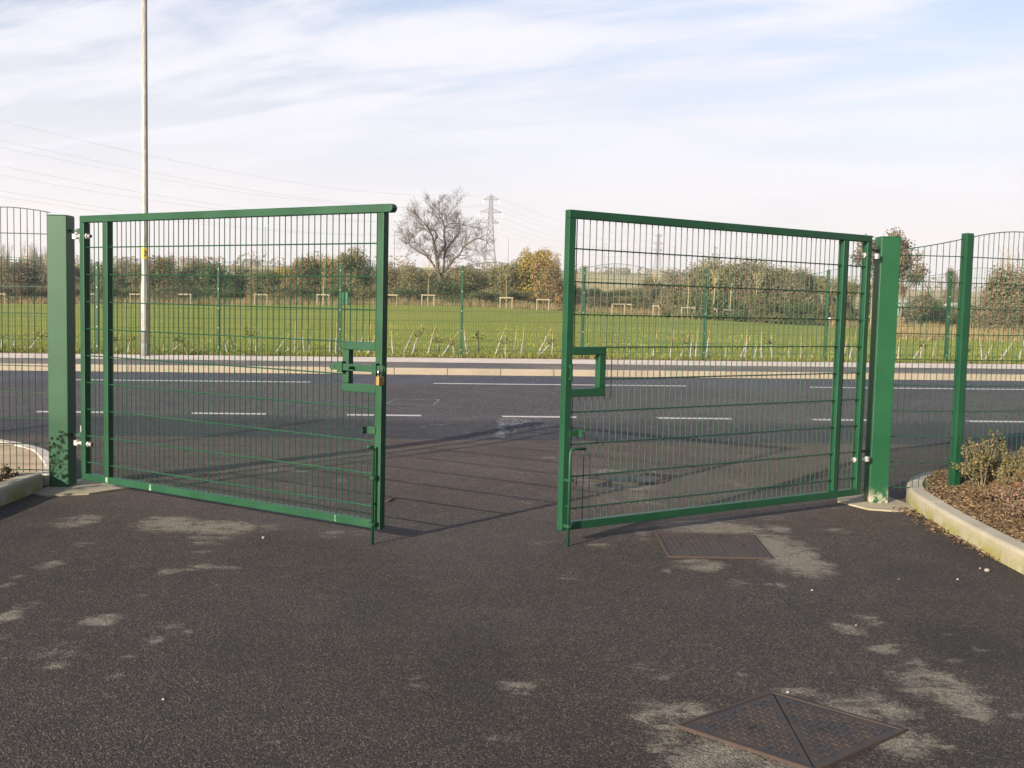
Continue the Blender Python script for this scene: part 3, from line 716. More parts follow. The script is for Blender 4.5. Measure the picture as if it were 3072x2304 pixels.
# ---------------------------------------------------------------- lamp post beside the far footway
LX, LY = -7.225, 20.62; lz = zpave(LX, LY)
lp = thing('street_lamp', 'tall galvanised street lamp column with a yellow number 2 sticker', 'street lamp', (LX, LY, lz))
MB().tube([(0, 0, -.2), (0, 0, .245), (0, 0, .25)], [.0875, .0875, .086], 24).build('base_section', m_lampbase, lp, smooth_=True)
MB().tube([(0, 0, .25), (0, 0, 1.28), (0, 0, 1.36), (0, 0, 1.5), (0, 0, 10.0)], [.0865, .0865, .080, .066, .045], 24).build('column', m_lamp, lp, smooth_=True)
MB().box(-.045, .045, -.0885, -.086, .5, 1.05).build('access_door', m_lamp, lp)
MB().tube([(0, 0, 9.95), (0, 0, 10.15), (.1, -.25, 10.25), (.3, -.8, 10.32)], [.045, .042, .03, .03], 12).build('bracket_arm', m_lamp, lp, smooth_=True)
MB().box(.16, .46, -1.4, -.72, 10.27, 10.40).build('lantern', m_lamp, lp, bevel=.04)
zs0, zs1 = at(433, 777, LY).z - lz, at(433, 743, LY).z - lz
rr = .0665
b = MB(); n = 14
for z in (zs0, zs1):
    for k in range(n + 1):
        a = R(-170 + 160 * k / n); b.v.append((rr * math.cos(a), rr * math.sin(a), z))
b.f = [(k, k + 1, n + 2 + k, n + 1 + k) for k in range(n)]
stk = b.build('number_sticker', m_yellow, lp, smooth_=True)
fc = bpy.data.curves.new('numeral', 'FONT'); fc.body = '2'; fc.size = .15; fc.align_x = 'CENTER'; fc.extrude = .001
fo = bpy.data.objects.new('numeral_src', fc); C.objects.link(fo)
bpy.context.view_layer.update()
nm = bpy.data.meshes.new_from_object(fo.evaluated_get(bpy.context.evaluated_depsgraph_get())); nm.materials.clear(); nm.materials.append(m_black)
bpy.data.objects.remove(fo)
MT = Matrix.Rotation(R(18), 4, 'Z') @ Matrix.Translation((0, -rr - .004, (zs0 + zs1) / 2 - .05)) @ Matrix.Rotation(R(90), 4, 'X'); nm.transform(MT)
no = bpy.data.objects.new('numeral', nm); C.objects.link(no); no.parent = stk

# ---------------------------------------------------------------- ironwork in the driveway
def cover_tread(b, inside, z, st=.036, ang=0, cx=0, cy=0):
    ca, sa = math.cos(ang), math.sin(ang)
    for i in range(-14, 15):
        for j in range(-14, 15):
            x, y = i * st, j * st; X, Y = cx + x * ca - y * sa, cy + x * sa + y * ca
            if not inside(X, Y): continue
            l_, w_ = (.0105, .004) if (i + j) % 2 else (.004, .0105)
            M = Matrix.Translation((X, Y, 0)) @ Matrix.Rotation(ang, 4, 'Z')
            b.box(-l_, l_, -w_, w_, z - .002, z + .0022, M)
c1 = [Vector(p) for p in ((.957, 6.14), (1.562, 6.16), (1.592, 6.79), (.970, 6.79))]
mc = thing('manhole_cover', 'rectangular rusty iron manhole cover in front of the right gate leaf', 'manhole cover', (1.27, 6.47, 0))
def inset(poly, k):
    c = sum((Vector(p) for p in poly), Vector((0, 0))) / len(poly); return [c + (Vector(p) - c) * k for p in poly]
loc1 = [p - Vector((1.27, 6.47)) for p in c1]
def ring(b, po, pi_, z0, z1):
    n = len(po); v = [(p.x, p.y, z1) for p in po] + [(p.x, p.y, z1) for p in pi_] + [(p.x, p.y, z0) for p in po] + [(p.x, p.y, z0) for p in pi_]
    b.add(v, [f for i in range(n) for f in ((i, (i + 1) % n, n + (i + 1) % n, n + i), (2 * n + i, 2 * n + (i + 1) % n, (i + 1) % n, i), (n + i, n + (i + 1) % n, 3 * n + (i + 1) % n, 3 * n + i))])
b = MB(); ring(b, inset(loc1, 1.03), inset(loc1, .97), -.02, .012); b.build('surround', m_ironrim, mc)
b = MB().prism([(p.x, p.y) for p in inset(loc1, .955)], -.03, .009)
cover_tread(b, lambda x, y: -.27 < x < .27 and -.27 < y < .27, .009); b.build('lid', m_iron, mc)
for x in (-.2, .2): MB().box(x - .012, x + .012, -.02, .02, .0125, .0135).build('lifting_hole', m_dark, mc)
c2 = [Vector(p) for p in ((.612, 3.601), (1.03, 3.945), (1.412, 3.605), (1.0, 3.262))]
o2 = Vector((1.013, 3.603)); loc2 = [p - o2 for p in c2]
mc2 = thing('manhole_cover', 'diamond-set rusty iron manhole cover with two triangular lids nearest the camera', 'manhole cover', (o2.x, o2.y, 0))
b = MB(); ring(b, inset(loc2, 1.015), inset(loc2, .97), -.02, .012); b.build('surround', m_ironrim, mc2)
iv = inset(loc2, .955); ang = math.atan2(iv[1].y - iv[0].y, iv[1].x - iv[0].x)
g = .003
for tri, sg in (([iv[1], iv[0], iv[3]], -1), ([iv[3], iv[2], iv[1]], 1)):
    tri = [p + Vector((sg * g, 0)) for p in tri]
    b = MB(); tp = [(p.x, p.y) for p in tri]
    b.prism(tp, -.03, .009)
    def ins(x, y, T=[p for p in inset(tri, .86)]):
        s_ = [(T[(i + 1) % 3].x - T[i].x) * (y - T[i].y) - (T[(i + 1) % 3].y - T[i].y) * (x - T[i].x) for i in range(3)]
        return all(v > 0 for v in s_) or all(v < 0 for v in s_)
    cover_tread(b, ins, .009, .030, ang); lid = b.build('lid', m_iron, mc2)
    c = sum(tri, Vector((0, 0))) / 3
    MB().tube([(c.x - .012, c.y, .0128), (c.x - .012, c.y, .0133)], .014, 12).build('lifting_hole', m_dark, lid)
# low gully grate just beyond the right leaf
gl = lay(1536 + 1020 * kz, 1050 + 1110 * kz)
gg = thing('drain_cover', 'sunken dark drain cover on the drive seen through the right gate leaf', 'drain cover', (gl.x, gl.y, 0))
rl = [Vector((.34 * math.cos(R(a)), .30 * math.sin(R(a)))) for a in range(0, 360, 15)]
b = MB(); ring(b, rl, inset(rl, .86), -.02, .008); b.build('surround', m_ironrim, gg)
MB().prism([(p.x, p.y) for p in inset(rl, .84)], -.02, .005).build('lid', m_iron, gg)
# crack in the surface
cpx = [(430, 395), (490, 455), (560, 520), (610, 575), (640, 610), (650, 640), (700, 680), (770, 715), (840, 750), (940, 785), (1040, 815)]
cw = [.004, .008, .012, .014, .018, .006, .005, .005, .007, .004, .006]
b = MB(); pts = [lay(2048 + x * K3, 1500 + y * K3) for x, y in cpx]
v = []
for p, w_ in zip(pts, cw): v += [(p.x - w_ * .6, p.y, .004), (p.x + w_ * .6, p.y + w_ * .3, .004)]
b.add(v, [(2 * i, 2 * i + 1, 2 * i + 3, 2 * i + 2) for i in range(len(pts) - 1)])
tag(b.build('surface_crack', m_black), None, None, kind='structure')

# ---------------------------------------------------------------- plants
rnd = random.Random(7)
def rv3(r_): 
    while True:
        v = Vector((r_.uniform(-1, 1), r_.uniform(-1, 1), r_.uniform(-1, 1)))
        if .01 < v.length < 1: return v.normalized()
class Leaves:
    def __init__(s): s.v = []; s.f = []; s.t = []
    def leaf(s, p, n, l_, w_, tint, roll=None):
        a = n.orthogonal().normalized()
        if roll is not None: a = (Matrix.Rotation(roll, 3, n) @ a)
        b_ = n.cross(a); o = len(s.v)
        s.v += [tuple(p - a * l_ * .5), tuple(p + b_ * w_ * .5 + n * w_ * .15), tuple(p + a * l_ * .5), tuple(p - b_ * w_ * .5 + n * w_ * .15)]
        s.f.append((o, o + 1, o + 2, o + 3)); s.t += [tint] * 4
    def build(s, name, m_, parent=None):
        me = bpy.data.meshes.new(name); me.from_pydata(s.v, [], s.f); me.update(); me.materials.append(m_)
        o = bpy.data.objects.new(name, me); C.objects.link(o); o.parent = parent
        attr(o, 'tint', s.t); return o
def limb(b, p, d, ln, r0, depth, r_, spread=.75, lift=.25, tips=None, minr=.006, kids=(2, 4), sides=(6, 5, 4, 3, 3), ratio=.62):
    n = 4 if depth > 0 else 3; pts = [p]; rad = [r0]; dd = d.normalized()
    for i in range(n):
        dd = (dd + rv3(r_) * .22 + Vector((0, 0, lift * .3))).normalized()
        p = p + dd * ln / n; pts.append(p); rad.append(max(minr, r0 * (1 - .65 * (i + 1) / n)))
    b.tube(pts, rad, sides[min(len(sides) - 1, 4 - min(4, depth))], False)
    if depth <= 0:
        if tips is not None: tips.append((pts[-1], dd))
        return
    for k in range(r_.randint(*kids)):
        i = r_.randint(1, n); t_ = r_.random(); q = pts[i - 1].lerp(pts[i], t_); base = (pts[i] - pts[i - 1]).normalized()
        nd = (base + rv3(r_) * spread).normalized()
        limb(b, q, nd, ln * ratio * r_.uniform(.75, 1.2), max(minr, rad[i] * .6), depth - 1, r_, spread, lift, tips, minr, kids, sides, ratio)
    limb(b, pts[-1], dd, ln * ratio, rad[-1], depth - 1, r_, spread, lift, tips, minr, kids, sides, ratio)

def make_bush(kind, seed, name='hedge_bush', leaves=2600, size=.10, lobes=9, twigs=60, height=1.0, cat='bush', airy=0.0):
    """unit bush: about 1 m wide and 1 m tall; scaled when placed"""
    r_ = random.Random(seed); t = thing(name, None, cat)
    L = Leaves(); Lb = []
    for i in range(lobes):
        a = r_.uniform(0, 6.28); q = r_.uniform(.05, .34); z = r_.uniform(.22, .78)
        q *= (1.0 - .55 * max(0, z - .45) / .5)
        Lb.append((Vector((q * math.cos(a), q * math.sin(a), z)), r_.uniform(.13, .24), r_.uniform(-.22, .22)))
    for i in range(7):
        a = i * .9; Lb.append((Vector((.3 * math.cos(a), .3 * math.sin(a), .17)), .19, r_.uniform(-.2, .2)))
    for i in range(leaves):
        c, rad, tb = r_.choice(Lb); d = rv3(r_); k = r_.random() ** .45
        if airy and r_.random() < airy: k *= 1.35
        p = c + d * rad * k * (1 + .22 * mnoise.noise(d * 2.3 + c * 9)); p.z = max(.005, p.z)
        n_ = (d + rv3(r_) * .9 + Vector((0, 0, .25))).normalized()
        s_ = size * r_.uniform(.5, 1.15) * .42
        L.leaf(p, n_, s_ * 1.25, s_ * .8, min(1, max(0, .45 + tb + r_.gauss(0, .13))), r_.uniform(0, 6.28))
    L.build('crown', LM[kind], t)
    b = MB()
    for i in range(twigs):
        a = r_.uniform(0, 6.28); p0 = Vector((.06 * math.cos(a), .06 * math.sin(a), 0)); c, rad, _ = r_.choice(Lb)
        e = c + rv3(r_) * rad * r_.uniform(.7, 1.28) + Vector((0, 0, .10 * r_.random() ** 2)); e.z = max(e.z, .1)
        mid = p0.lerp(e, .5) + rv3(r_) * .05
        b.tube([p0, mid, e], [.010, .006, .0022], 3, False)
    b.build('stems', m_bark, t)
    return t
HOLD = []                                                       # prototypes parked and used by their first placement
def first_or_dup(proto, key, loc, rot, scale, label, group):
    if key not in USED:
        USED.add(key); proto.location = loc; proto.rotation_euler = rot; proto.scale = scale; tag(proto, label, None, group); return proto
    return dup(proto, loc, rot, scale, label, group)
USED = set()
ORD = ['leftmost', 'second', 'third', 'fourth', 'fifth', 'sixth', 'seventh', 'eighth', 'ninth', 'tenth', 'eleventh', 'twelfth', 'thirteenth', 'fourteenth', 'fifteenth', 'sixteenth', 'seventeenth', 'eighteenth', 'nineteenth', 'twentieth', 'twenty-first', 'twenty-second', 'twenty-third', 'twenty-fourth']
ZONES = [(155, 'left of the left gate post'), (430, 'between left post and lamp column'), (1170, 'behind left leaf, right of lamp'), (1690, 'in the gap between leaves'), (2610, 'behind the right leaf'), (9999, 'right of the right post')]
def zone(px):
    for i, (e, n_) in enumerate(ZONES):
        if px < e: return i
def labels_for(items):
    """items: list of (px, noun) -> unique labels by order from the left within a zone"""
    cnt = {}; out = [None] * len(items)
    for i in sorted(range(len(items)), key=lambda i: items[i][0]):
        k = (zone(items[i][0]), items[i][1]); cnt.setdefault(k, []).append(i)
    for (z, noun), ids in cnt.items():
        for j, i in enumerate(ids):
            if len(ids) == 1: out[i] = f'{noun}, the only one {ZONES[z][1]}'
            elif j == len(ids) - 1: out[i] = f'{noun}, rightmost of those {ZONES[z][1]}'
            else: out[i] = f'{noun}, {ORD[j]}' + (' of those ' if j == 0 else ' from left ') + ZONES[z][1]
    return out

NOUN = {'redbrown': 'rust-brown hedge bush', 'olive': 'olive hedge bush', 'orange': 'orange autumn bush', 'darkgreen': 'dark green bush', 'gold': 'yellow-leaved bush', 'grey': 'grey-brown bare bush'}
PROTO = {}
for i, kd in enumerate(('redbrown', 'olive', 'orange', 'darkgreen', 'gold', 'grey')):
    for v_ in range(3 if kd in ('redbrown', 'olive') else 1 if kd == 'grey' else 2):
        PROTO[(kd, v_)] = make_bush(kd, 100 + i * 10 + v_, leaves={'grey': 4000, 'gold': 8000}.get(kd, 15000), airy=.12, twigs=110 if kd in ('redbrown', 'grey') else 70, size=.072)
B = [(-60, 790, 150, 101, 'redbrown'), (20, 792, 140, 96, 'redbrown'), (100, 783, 140, 98, 'redbrown'), (180, 786, 130, 97, 'redbrown'), (250, 795, 120, 100, 'olive'), (310, 792, 120, 98, 'redbrown'),
 (375, 768, 100, 128, 'grey'), (370, 800, 120, 103, 'redbrown'), (60, 850, 160, 93, 'redbrown'), (300, 855, 150, 93, 'olive'), (520, 855, 150, 93, 'redbrown'), (640, 862, 140, 93, 'darkgreen'), (860, 858, 150, 93, 'olive'), (990, 850, 150, 93, 'darkgreen'), (1110, 855, 140, 93, 'olive'), (435, 800, 120, 96, 'olive'), (490, 780, 115, 97, 'orange'), (555, 800, 120, 99, 'redbrown'), (605, 786, 100, 102, 'olive'), (650, 770, 105, 96, 'darkgreen'),
 (700, 819, 110, 99, 'darkgreen'), (745, 808, 120, 104, 'olive'), (805, 812, 120, 97, 'olive'), (855, 795, 115, 98, 'gold'), (905, 778, 115, 96, 'orange'), (960, 772, 115, 97, 'orange'), (1005, 775, 110, 101, 'gold'), (1045, 757, 105, 96, 'olive'),
 (1095, 785, 100, 98, 'redbrown'), (1150, 800, 120, 97, 'redbrown'), (1205, 806, 120, 96, 'olive'), (1262, 818, 140, 95, 'olive'), (1345, 842, 140, 94, 'darkgreen'), (1310, 812, 130, 108, 'redbrown'), (1365, 806, 150, 109, 'redbrown'), (1440, 806, 130, 110, 'olive'), (1400, 810, 130, 97, 'olive'), (1455, 815, 120, 99, 'redbrown'), (1225, 862, 130, 92, 'darkgreen'), (1420, 868, 140, 92, 'darkgreen'), (1540, 872, 130, 92, 'olive'), (1498, 778, 100, 96, 'olive'), (1535, 792, 90, 98, 'olive'),
 (1600, 748, 125, 97, 'gold'), (1655, 800, 95, 95, 'orange'), (1700, 848, 110, 98, 'olive'), (1755, 862, 120, 112, 'darkgreen'), (1825, 864, 130, 114, 'darkgreen'), (1890, 868, 120, 109, 'olive'), (1910, 888, 150, 95, 'olive'), (1790, 888, 150, 95, 'redbrown'),
 (1965, 830, 110, 97, 'redbrown'), (2025, 815, 105, 91, 'redbrown'), (2085, 797, 130, 86, 'redbrown'), (2150, 788, 130, 84, 'olive'), (2225, 788, 140, 85, 'redbrown'), (2305, 796, 140, 84, 'redbrown'), (2380, 806, 130, 83, 'redbrown'), (2445, 828, 115, 84, 'olive'),
 (2120, 800, 140, 90, 'olive'), (2265, 797, 150, 90, 'olive'), (2345, 806, 140, 90, 'olive'), (2415, 840, 120, 86, 'redbrown'), (2055, 885, 120, 82.5, 'olive'), (2130, 880, 130, 81, 'darkgreen'), (2215, 886, 135, 80.5, 'darkgreen'), (2300, 890, 140, 80, 'olive'), (2385, 895, 130, 80, 'darkgreen'), (2450, 900, 110, 80, 'olive'), (2500, 850, 100, 84, 'olive'), (2545, 845, 110, 90, 'olive'), (2640, 880, 110, 84, 'redbrown'),
 (2780, 893, 130, 92, 'darkgreen'), (2860, 900, 130, 94, 'darkgreen'), (2930, 902, 120, 90, 'olive'), (2868, 806, 60, 150, 'redbrown'), (2975, 862, 130, 60, 'redbrown'), (3045, 800, 170, 58, 'redbrown'), (3140, 785, 190, 57, 'redbrown'), (3010, 905, 130, 55, 'redbrown')]
labs = labels_for([(q[0], NOUN[q[4]]) for q in B])
for i, (px, ty, wpx, Y, kd) in enumerate(B):
    p = at(px, ty, Y); zg = zfield(p.x, Y) - .05; H = p.z - zg; Wd = wpx * Y / F_PX
    v_ = i % (3 if kd in ('redbrown', 'olive') else 1 if kd == 'grey' else 2); rr_ = random.Random(i)
    o = first_or_dup(PROTO[(kd, v_)], (kd, v_), (p.x, Y, zg), (0, 0, rr_.uniform(0, 6.28)), (Wd * 1.35, Wd * 1.35, H * 1.13), labs[i], 'bushes of the hedge beyond the field')
    o['category'] = 'bush'

# leafy brown trees at the right
def make_leafy(kind, seed, name, n=3200, sz=.05):
    r_ = random.Random(seed); t = thing(name, None, 'tree'); b = MB(); tips = []
    limb(b, Vector((0, 0, 0)), Vector((.02, 0, 1)), .42, .022, 3, r_, .8, .35, tips, .0025, (3, 4))
    b.build('trunk', m_bark, t); L = Leaves()
    for i in range(n):
        p, d = r_.choice(tips); q = p + rv3(r_) * .075 * r_.random() ** .6
        L.leaf(q, rv3(r_), sz * r_.uniform(.5, 1) * .6, sz * .4, min(1, max(0, r_.gauss(.5, .28))), r_.uniform(0, 6.28))
    L.build('crown', LM[kind], t); return t, max(p.z for p, d in tips), max(abs(p.x) for p, d in tips)
TR = [('brown', 31, 2612, 692, 175, 78, 'tall brown-leaved tree right behind the upper corner of the right gate leaf'), ('brown', 36, 2705, 700, 190, 75, 'tall brown-leaved tree directly right of the right gate post'), ('gold', 42, 1615, 742, 110, 99, 'sparse yellow-leaved tree left of the free edge of the right gate leaf')]
for kd, sd_, px, ty, wpx, Y, lab in TR:
    t, hz, hx = make_leafy(kd, sd_, 'deciduous_tree', 8000, .042); p = at(px, ty, Y); zg = zfield(p.x, Y) - .05; H = p.z - zg; Wd = wpx * Y / F_PX
    t.location = (p.x, Y, zg); t.scale = (Wd / (2 * hx), Wd / (2 * hx), H / (hz + .04)); tag(t, lab, 'tree')

# the big bare tree
def bare_tree():
    r_ = random.Random(11); Y = 100.0; c0 = at(1160 + 880 / 5.53, 560 + 1560 / 5.53, Y); zg = zfield(c0.x, Y)
    t = thing('bare_tree', 'large leafless spreading tree rising above the hedge left of the pylon', 'tree', (c0.x, Y, zg))
    k = Y / F_PX / 5.53; dz = c0.z - zg
    def P(cx, cy, y): return Vector(((cx - 880) * k, y, (1560 - cy) * k + dz))
    b = MB()
    b.tube([Vector((0.05, 0, -.1)), Vector((0.02, 0, dz * .6)), P(885, 1500, 0), P(880, 1440, 0)], [.34, .28, .25, .22], 10, False)
    LIMBS = [
     ([(870, 1450), (840, 1280), (820, 1130), (790, 950), (770, 850), (720, 760), (690, 690)], .20, -.5, -2.0),
     ([(790, 950), (840, 830), (800, 760), (700, 730), (590, 600), (540, 540)], .11, -.9, -1.2),
     ([(835, 1200), (860, 1130), (910, 1060), (960, 980), (935, 830), (935, 680), (910, 580), (850, 490), (840, 400)], .17, .0, .6),
     ([(925, 1420), (945, 1250), (940, 1120), (990, 1000), (1100, 860), (1160, 760), (1170, 640), (1160, 540)], .16, .2, 2.0),
     ([(930, 1430), (1040, 1300), (1100, 1210), (1200, 1130), (1270, 1000), (1380, 920), (1500, 860), (1600, 890)], .16, .0, -1.0),
     ([(860, 1430), (750, 1270), (650, 1150), (540, 1100), (440, 1040), (370, 990)], .17, -.2, 1.5),
     ([(690, 1150), (560, 1050), (530, 970), (450, 930), (330, 940)], .09, .3, .8),
     ([(620, 730), (540, 770), (470, 880), (380, 870)], .06, -1.0, -1.6),
     ([(1270, 1000), (1380, 1050), (1500, 1060), (1560, 1130)], .07, -.4, -1.8),
     ([(935, 700), (1020, 680), (1110, 710), (1160, 790)], .05, .3, -.6),
     ([(935, 690), (1030, 610), (1180, 600), (1330, 640), (1450, 660)], .06, .4, 1.6),
     ([(910, 580), (990, 500), (1060, 430), (1120, 360)], .06, .4, -.8),
     ([(850, 490), (760, 400), (700, 330)], .05, .6, .9), ([(870, 470), (900, 380), (905, 290)], .05, .6, -.3),
     ([(1200, 1140), (1320, 1130), (1400, 1220)], .05, -.3, .7), ([(1100, 860), (1030, 960), (990, 960)], .04, .8, .3), ([(590, 600), (480, 500), (400, 450)], .05, -1.2, .2), ([(460, 935), (380, 820), (300, 700)], .05, .5, 1.5)]
    n_ = 0
    for pts, r0, ya, yb in LIMBS:
        n = len(pts); dens = []
        for i, (cx, cy) in enumerate(pts): dens.append(P(cx, cy, ya + (yb - ya) * i / (n - 1)))
        rad = [max(.022, .80 * r0 * (1 - .74 * i / (n - 1))) for i in range(n)]
        b.tube(dens, rad, 7, False)
        for i in range(1, n):
            a, c_ = dens[i - 1], dens[i]; seg = (c_ - a).normalized()
            for q in range(4 if i > 1 else 2):
                p = a.lerp(c_, r_.random()); dr = (seg * .5 + rv3(r_) * .95 + Vector((0, 0, .30)) + Vector((p.x, p.y, 0)) * .06).normalized()
                limb(b, p, dr, r_.uniform(.5, .95), rad[i] * .4, 3, r_, .74, .22, None, .0056, (2, 3), ratio=.68)
        limb(b, dens[-1], (dens[-1] - dens[-2]).normalized(), 0.6, rad[-1] * .8, 3, r_, .8, .18, None, .0056, (2, 4), ratio=.68)
    b.build('branches', m_limb, t)
bare_tree()
# slim bare trees
bt = []
for sd_ in (51, 52):
    t = thing('slim_bare_tree', None, 'tree'); b = MB(); r_ = random.Random(sd_)
    for k in range(3): limb(b, Vector((r_.uniform(-.06, .06), r_.uniform(-.06, .06), 0)), Vector((r_.uniform(-.2, .2), r_.uniform(-.2, .2), 1)), .40, .012, 3, r_, .42, .55, None, .0018, (3, 5))
    b.build('branches', m_twig, t); bt.append(t)
SB = [(20, 688, 112), (70, 682, 110), (108, 690, 114), (146, 706, 108), (245, 722, 112), (505, 722, 118), (1012, 722, 110), (3035, 672, 62), (3085, 668, 60), (2430, 762, 90)]
labs = labels_for([(q[0], 'slim leafless tree') for q in SB])
for i, (px, ty, Y) in enumerate(SB):
    p = at(px, ty, Y); zg = zfield(p.x, Y); H = p.z - zg
    first_or_dup(bt[i % 2], ('bt', i % 2), (p.x, Y, zg), (0, 0, i * 1.3), (H * .75, H * .75, H * .92), labs[i], 'slim bare trees above the hedge')

# tree guards: two stakes with a crossbar, and the saplings inside
tg = thing('tree_guard', None, 'tree guard')
MB().tube([(-.48, 0, 0), (-.48, 0, .9)], .045, 8).build('stake', m_stake, tg); MB().tube([(.48, 0, 0), (.48, 0, .9)], .045, 8).build('stake', m_stake, tg)
MB().box(-.56, .56, -.07, -.046, .80, .90).build('crossbar', m_stake, tg)
G = [(0, 0), (278, 0), (411, 0), (556, 0), (785, 0), (970, 1), (1172, 0), (1284, 1), (1518, 1), (1628, 2), (1854, 0), (1885, .25), (1967, .4), (2062, 1), (2108, .3), (2138, .35), (2187, .5), (2265, .9), (2610, .4), (2708, .5)]
SPR = [970, 1284, 1518, 1967, 2062, 2138, 2187, 2265, 2478, 2610, 2700]
sp_ = thing('sapling', None, 'sapling'); b = MB(); r_ = random.Random(5)
b.tube([(0, 0, 0), (.02, 0, 1.2), (.05, 0, 2.4), (.06, 0, 3.3)], [.045, .038, .026, .012], 6, False)
for k in range(11):
    z = r_.uniform(1.7, 3.1); limb(b, Vector((.04, 0, z)), Vector((r_.uniform(-1, 1), r_.uniform(-1, 1), .9)), .6, .014, 1, r_, .6, .4, None, .008, (1, 3))
b.build('stem', m_sap, sp_)
gl_ = labels_for([(q[0], 'pale timber tree guard') for q in G])
for i, (px, k) in enumerate(G):
    u_ = (px - 1541) / F_PX; Y = 84 if px < 1700 else 80 if px < 2400 else 76; x = u_ * Y; zg = zfield(x, Y)
    wdt = 1 if k in (0, 1, 2) else max(.3, k)
    first_or_dup(tg, 'tg', (x, Y, zg), (0, 0, R(-70) if 0 < k < .45 else R(8 * math.sin(i * 2.1))), (1, 1, 1), gl_[i], 'timber tree guards along the far edge of the field')
sl = labels_for([(q, 'thin bare sapling') for q in SPR])
for i, px in enumerate(SPR):
    Y = (84 if px < 1700 else 80 if px < 2400 else 76) + .1; x = (px - 1541) / F_PX * Y
    first_or_dup(sp_, 'sp', (x, Y, zfield(x, Y)), (0, 0, i * 1.1), (1, 1, 1.0 + .12 * math.sin(i * 3)), sl[i], 'young trees in the timber guards')
t, hz, hx = make_leafy('orange', 61, 'sapling', 700, .09); Y = 84.1; x = (1628 - 1541) / F_PX * Y
t.location = (x, Y, zfield(x, Y)); t.scale = (2.0 / (2 * hx), 2.0 / (2 * hx), 4.6 / hz); tag(t, 'young tree with rusty orange leaves in a guard left of the right gate leaf', 'sapling', 'young trees in the timber guards')

# green cabinet and small sign on the field edge
p = at(1035, 912, 86); zg = zfield(p.x, 86)
cb = thing('utility_cabinet', 'small dark green utility cabinet standing at the far edge of the field', 'cabinet', (p.x, 86, zg))
MB().box(-.26, .26, -.2, .2, -.05, 1.0).build('housing', m_cab, cb, bevel=.02); MB().box(-.29, .29, -.23, .23, 1.0005, 1.06).build('lid', m_cab, cb, bevel=.01)
MB().box(-.03, .03, -.205, -.2005, .68, .76).build('label_plate', m_white, cb)
p = at(2487, 975, 77); zg = zfield(p.x, 77)
sg = thing('notice_sign', 'small dark notice on two legs at the field edge by the right gate leaf', 'sign', (p.x, 77, zg))
MB().box(-.14, .14, -.03, 0, .42, .66).build('board', m_black, sg); MB().box(-.10, .10, -.034, -.0305, .56, .62).build('notice_strip', m_white, sg)
for x in (-.1, .1): MB().tube([(x, 0, 0), (x, 0, .42)], .02, 6).build('leg', m_black, sg)

# distant sheds and vehicles glimpsed over the hedge on the right
def shed(px, py, Y, wd, h, lab, m_wall, m_roof, name='shed'):
    p = at(px, py, Y); zg = zfield(p.x, Y); t = thing(name, lab, 'shed', (p.x, Y, zg))
    hh = p.z - zg
    MB().box(-wd / 2, wd / 2, 0, 3, -.3, hh).build('wall', m_wall, t)
    v = [(-wd / 2 - .15, -.2, hh + .001), (wd / 2 + .15, -.2, hh + .001), (wd / 2 + .15, 3.2, hh + .001), (-wd / 2 - .15, 3.2, hh + .001), (-wd / 2 - .15, 1.5, hh + h), (wd / 2 + .15, 1.5, hh + h)]
    MB().add(v, [(0, 1, 5, 4), (2, 3, 4, 5), (0, 4, 3), (1, 2, 5), (0, 3, 2, 1)]).build('roof', m_roof, t)
    MB().box(-wd / 2 + .2, -wd / 2 + 1.1, -.04, -.002, 0, hh * .8).build('door', m_dark, t)
    return t
m_pale = mat('pale_cladding', lambda N, put: (put('Base Color', N.mix(N.noise(N.obj(), 2, 4), (.30, .30, .28), (.40, .40, .37))), put('Roughness', .6)))
m_pgreen = mat('pale_green_cladding', lambda N, put: (put('Base Color', N.mix(N.noise(N.obj(), 2, 4), (.14, .24, .19), (.2, .3, .24))), put('Roughness', .6)))
shed(2718, 908, 100, 1.7, .3, 'low pale shed half hidden in scrub just right of the right gate post', m_pgreen, m_pale)
shed(2925, 920, 100, 3.6, .35, 'pale green shed with white roof beyond the fence at the far right', m_pgreen, m_pale)
shed(700, 812, 150, 2.6, .35, 'pale building with a low roof glimpsed through the left leaf behind the hedge', m_pale, m_pale)

# distant street lamps behind the hedge
dl = thing('distant_street_lamp', None, 'street lamp')
MB().tube([(0, 0, 0), (0, 0, 1)], [.0065, .0038], 8).build('column', m_pylon, dl)
MB().box(-.012, .07, -.016, .016, .997, 1.008).build('lantern', m_galv, dl)
DL = [(796, 678, 124), (1184, 696, 153), (1526, 713, 178), (1814, 730, 205), (2024, 739, 215), (2239, 742, 220)]
dlb = labels_for([(q[0], 'distant slim street lamp') for q in DL])
for i, (px, py, Y) in enumerate(DL):
    p = at(px, py, Y); zg = zfield(p.x, Y); H = p.z - zg
    first_or_dup(dl, 'dl', (p.x, Y, zg), (0, 0, 0), (H * 1.05, H * 1.05, H), dlb[i], 'street lamps along the road behind the hedge')

